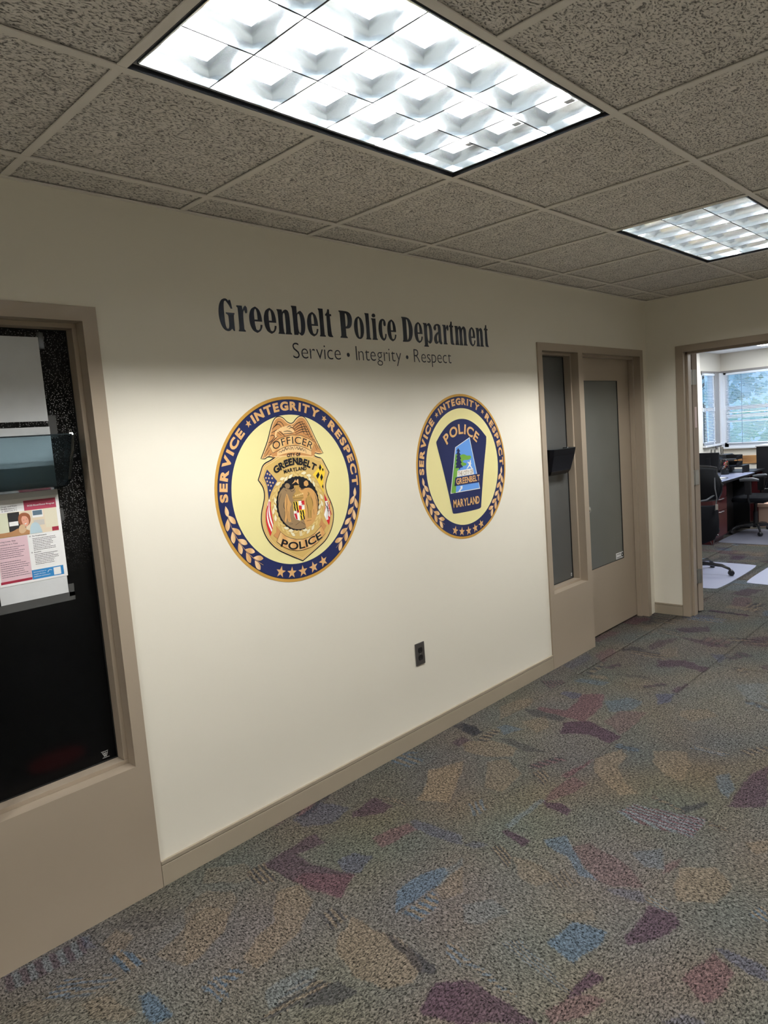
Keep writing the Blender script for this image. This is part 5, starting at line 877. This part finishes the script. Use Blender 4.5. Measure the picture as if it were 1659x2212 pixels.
# office chairs
def caster(par,x,y,a):
    c=lathe('caster',[(0,-.022),(.022,-.022),(.027,-.014),(.027,.014),(.022,.022),(0,.022)],m_blk,par,(0,0,0),16,'y'); c.location=(x,y,.031); c.rotation_euler=(0,0,a)
    h=mesh('caster_hood',[(-.026,-.010,.002),(.012,-.010,.03),(.026,-.010,.004),(-.026,.010,.002),(.012,.010,.03),(.026,.010,.004)],[(0,1,2),(3,5,4),(0,3,4,1),(1,4,5,2),(2,5,3,0)],m_blk,c)
def office_chair(x,y,rz,a0,label,seat_z=.46,arms=True,tall=False,k=1):
    t=empty('office_chair',(x,y,0),rz); tag(t,label,'office chair')
    lathe('base_hub',[(0,.075),(.035,.075),(.045,.095),(.035,.125),(0,.125)],m_blk,t)
    for i in range(5):
        a=a0-rz+2*math.pi*i/5; c,s=math.cos(a),math.sin(a)
        tube('base_arm',[(.02*c,.02*s,.105),(.14*c,.14*s,.110),(.24*k*c,.24*k*s,.098),(.295*k*c,.295*k*s,.070),(.305*k*c,.305*k*s,.052)],[.022,.019,.016,.013,.012],m_gl,t,8)
        caster(t,.31*k*c,.31*k*s,a+.6)
    tube('gas_column',[(0,0,.10),(0,0,.28),(0,0,.281),(0,0,seat_z-.05)],[.028,.028,.018,.018],m_blk,t,12)
    box('tilt_plate',(-.12,.12,-.07,.07,seat_z-.075,seat_z-.045),m_blk,t,.008); tube('tilt_lever',[(.05,-.05,seat_z-.06),(.06,-.20,seat_z-.07),(.06,-.26,seat_z-.095)],[.006,.006,.010],m_blk,t,6)
    # seat cushion (x forward)
    n=20; v=[];f=[]
    rings=[(.0,seat_z-.045,.80),(.5,seat_z-.04,.97),(1,seat_z-.010,1.0),(1,seat_z+.012,.97),(1,seat_z+.030,.86),(1,seat_z+.036,.5)]
    for _,z,sc_ in rings:
        for k in range(n):
            w_=2*math.pi*k/n; cx_=math.copysign(abs(math.cos(w_))**.6,math.cos(w_))*.245*sc_; cy_=math.copysign(abs(math.sin(w_))**.6,math.sin(w_))*.250*sc_
            v.append((cx_+.01,cy_,z-(.03*(max(cx_-.15,0)/.1)**2)))
    for r_ in range(len(rings)-1):
        for k in range(n): f.append((r_*n+k,r_*n+(k+1)%n,(r_+1)*n+(k+1)%n,(r_+1)*n+k))
    f.append(tuple(range(n))[::-1]); f.append(tuple((len(rings)-1)*n+k for k in range(n))); mesh('seat',v,f,m_fab,t,smo=True)
    # back: curved shell
    zb,zt_=(seat_z+.29,1.085) if tall else (seat_z+.14,1.00); nx,nz=10,10; v=[];f=[]
    for j in range(nz+1):
        q=j/nz; z=zb+(zt_-zb)*q; wv_=.20+.045*math.sin(math.pi*min(q*1.1+.1,1)); 
        for i in range(nx+1):
            s=i/nx*2-1; yy=s*wv_; top=-.035*s*s*q if not tall else -.03*s*s*q
            v.append((-.24-.05*(q-.3)+.05*s*s-.03*math.sin(math.pi*q),yy,z+top))
    for j in range(nz):
        for i in range(nx): k=j*(nx+1)+i; f.append((k,k+1,k+nx+2,k+nx+1))
    mesh('backrest',v,f,m_fab if not tall else m_mesh,t,smo=True,solid=.035 if not tall else .014)
    edge=[v[i] for i in range(nx+1)]+[v[j*(nx+1)+nx] for j in range(1,nz+1)]+[v[nz*(nx+1)+i] for i in range(nx-1,-1,-1)]+[v[j*(nx+1)] for j in range(nz-1,-1,-1)]
    tube('back_frame',edge,.011 if tall else .008,m_gl,t,6)
    tube('back_post',[(-.08,0,seat_z-.05),(-.26,0,seat_z-.04),(-.30,0,seat_z+.10),(-.29,0,zb+.12)],.016,m_blk,t,8)
    if tall: tube('lumbar_bar',[(-.20,-.20,zb+.06),(-.27,-.10,zb+.01),(-.28,0,zb),(-.27,.10,zb+.01),(-.20,.20,zb+.06)],.009,m_grey,t,8)
    if arms:
        for s in (-1,1):
            ar=tube('armrest',[(.10,s*.257,seat_z+.240),(.04,s*.262,seat_z+.248),(-.05,s*.262,seat_z+.250),(-.12,s*.258,seat_z+.240)],[.016,.024,.024,.014],m_grey,t,10); ar.scale=(1,1,1)
            box('arm_post',[(-.035,.045,s*.262-.016,s*.262+.016,seat_z+.06,seat_z+.235)],m_blk,t,.006); tube('arm_bracket',[(0,s*.10,seat_z-.05),(0,s*.24,seat_z-.045),(.005,s*.262,seat_z-.01),(.005,s*.262,seat_z+.10)],.014,m_blk,t,8)
    return t
m_gl=mat('gloss black metal',(.018,.018,.020),.18,spec=.7); m_grey=mat('dark grey pad',(.10,.105,.115),.4); m_mesh=bumpy(mat('black back mesh',(.007,.0075,.009),.7,spec=.2),400,.3,.001)
ch1=office_chair(6.30,.27,math.radians(30),math.radians(-84),'black office chair half hidden by the doorway frame, with a bag on its back',.46,False,True,1.15)
ch2=office_chair(8.95,.455,math.radians(90),math.radians(205),'black office chair with grey armrests at the right picture edge, facing the desk')
bg_=empty('shoulder_bag',(5.93,.07,.38),math.radians(30)); tag(bg_,'black soft bag hanging on the back of the near office chair','bag')
n=16; v=[];f=[]; pr=[(-.0,.02,.07),(.03,.07,.15),(.10,.085,.185),(.20,.08,.188),(.30,.06,.18),(.345,.03,.165)]
for z,dx_,wy in pr:
    for k in range(n): w_=2*math.pi*k/n; v.append((math.cos(w_)*dx_*.62,math.copysign(abs(math.sin(w_))**.7,math.sin(w_))*wy,z+.008*math.sin(3*w_)))
for r_ in range(len(pr)-1):
    for k in range(n): f.append((r_*n+k,r_*n+(k+1)%n,(r_+1)*n+(k+1)%n,(r_+1)*n+k))
f.append(tuple(range(n))[::-1]); f.append(tuple((len(pr)-1)*n+k for k in range(n))); mesh('bag_body',v,f,m_fab,bg_,smo=True)
tube('bag_strap',[(-.03,-.15,.30),(-.04,-.165,.42),(-.02,-.155,.50),(.01,-.16,.60)],.006,m_grey,bg_,6); tube('bag_strap',[(-.03,.15,.30),(-.03,.15,.50),(.01,.15,.62)],.006,m_grey,bg_,6)
box('strap_buckle',(-.048,-.038,-.172,-.150,.31,.36),m_steel,bg_,.001)
tube('hanging_cord',[(-.05,-.10,.02),(-.06,-.12,-.03),(-.05,-.13,.03)],.004,m_grey,bg_,6)
# glowing red body added behind the near dark pane for its red smear
rl=empty('red_glow',(.19,.24,.515)); tag(rl,'added dim red glow behind the bottom of the near dark pane','light')
o=lathe('glow_body',[(0,-.10),(.018,-.085),(.028,-.04),(.030,0),(.028,.04),(.018,.085),(0,.10)],mat('red glow body',(.4,.01,.01),.4,emit=(1,.04,.05),es=2),rl,(0,0,0),16,'x'); box('glow_backing',(-.09,.09,.025,.05,-.02,.02),m_black,rl,.003)
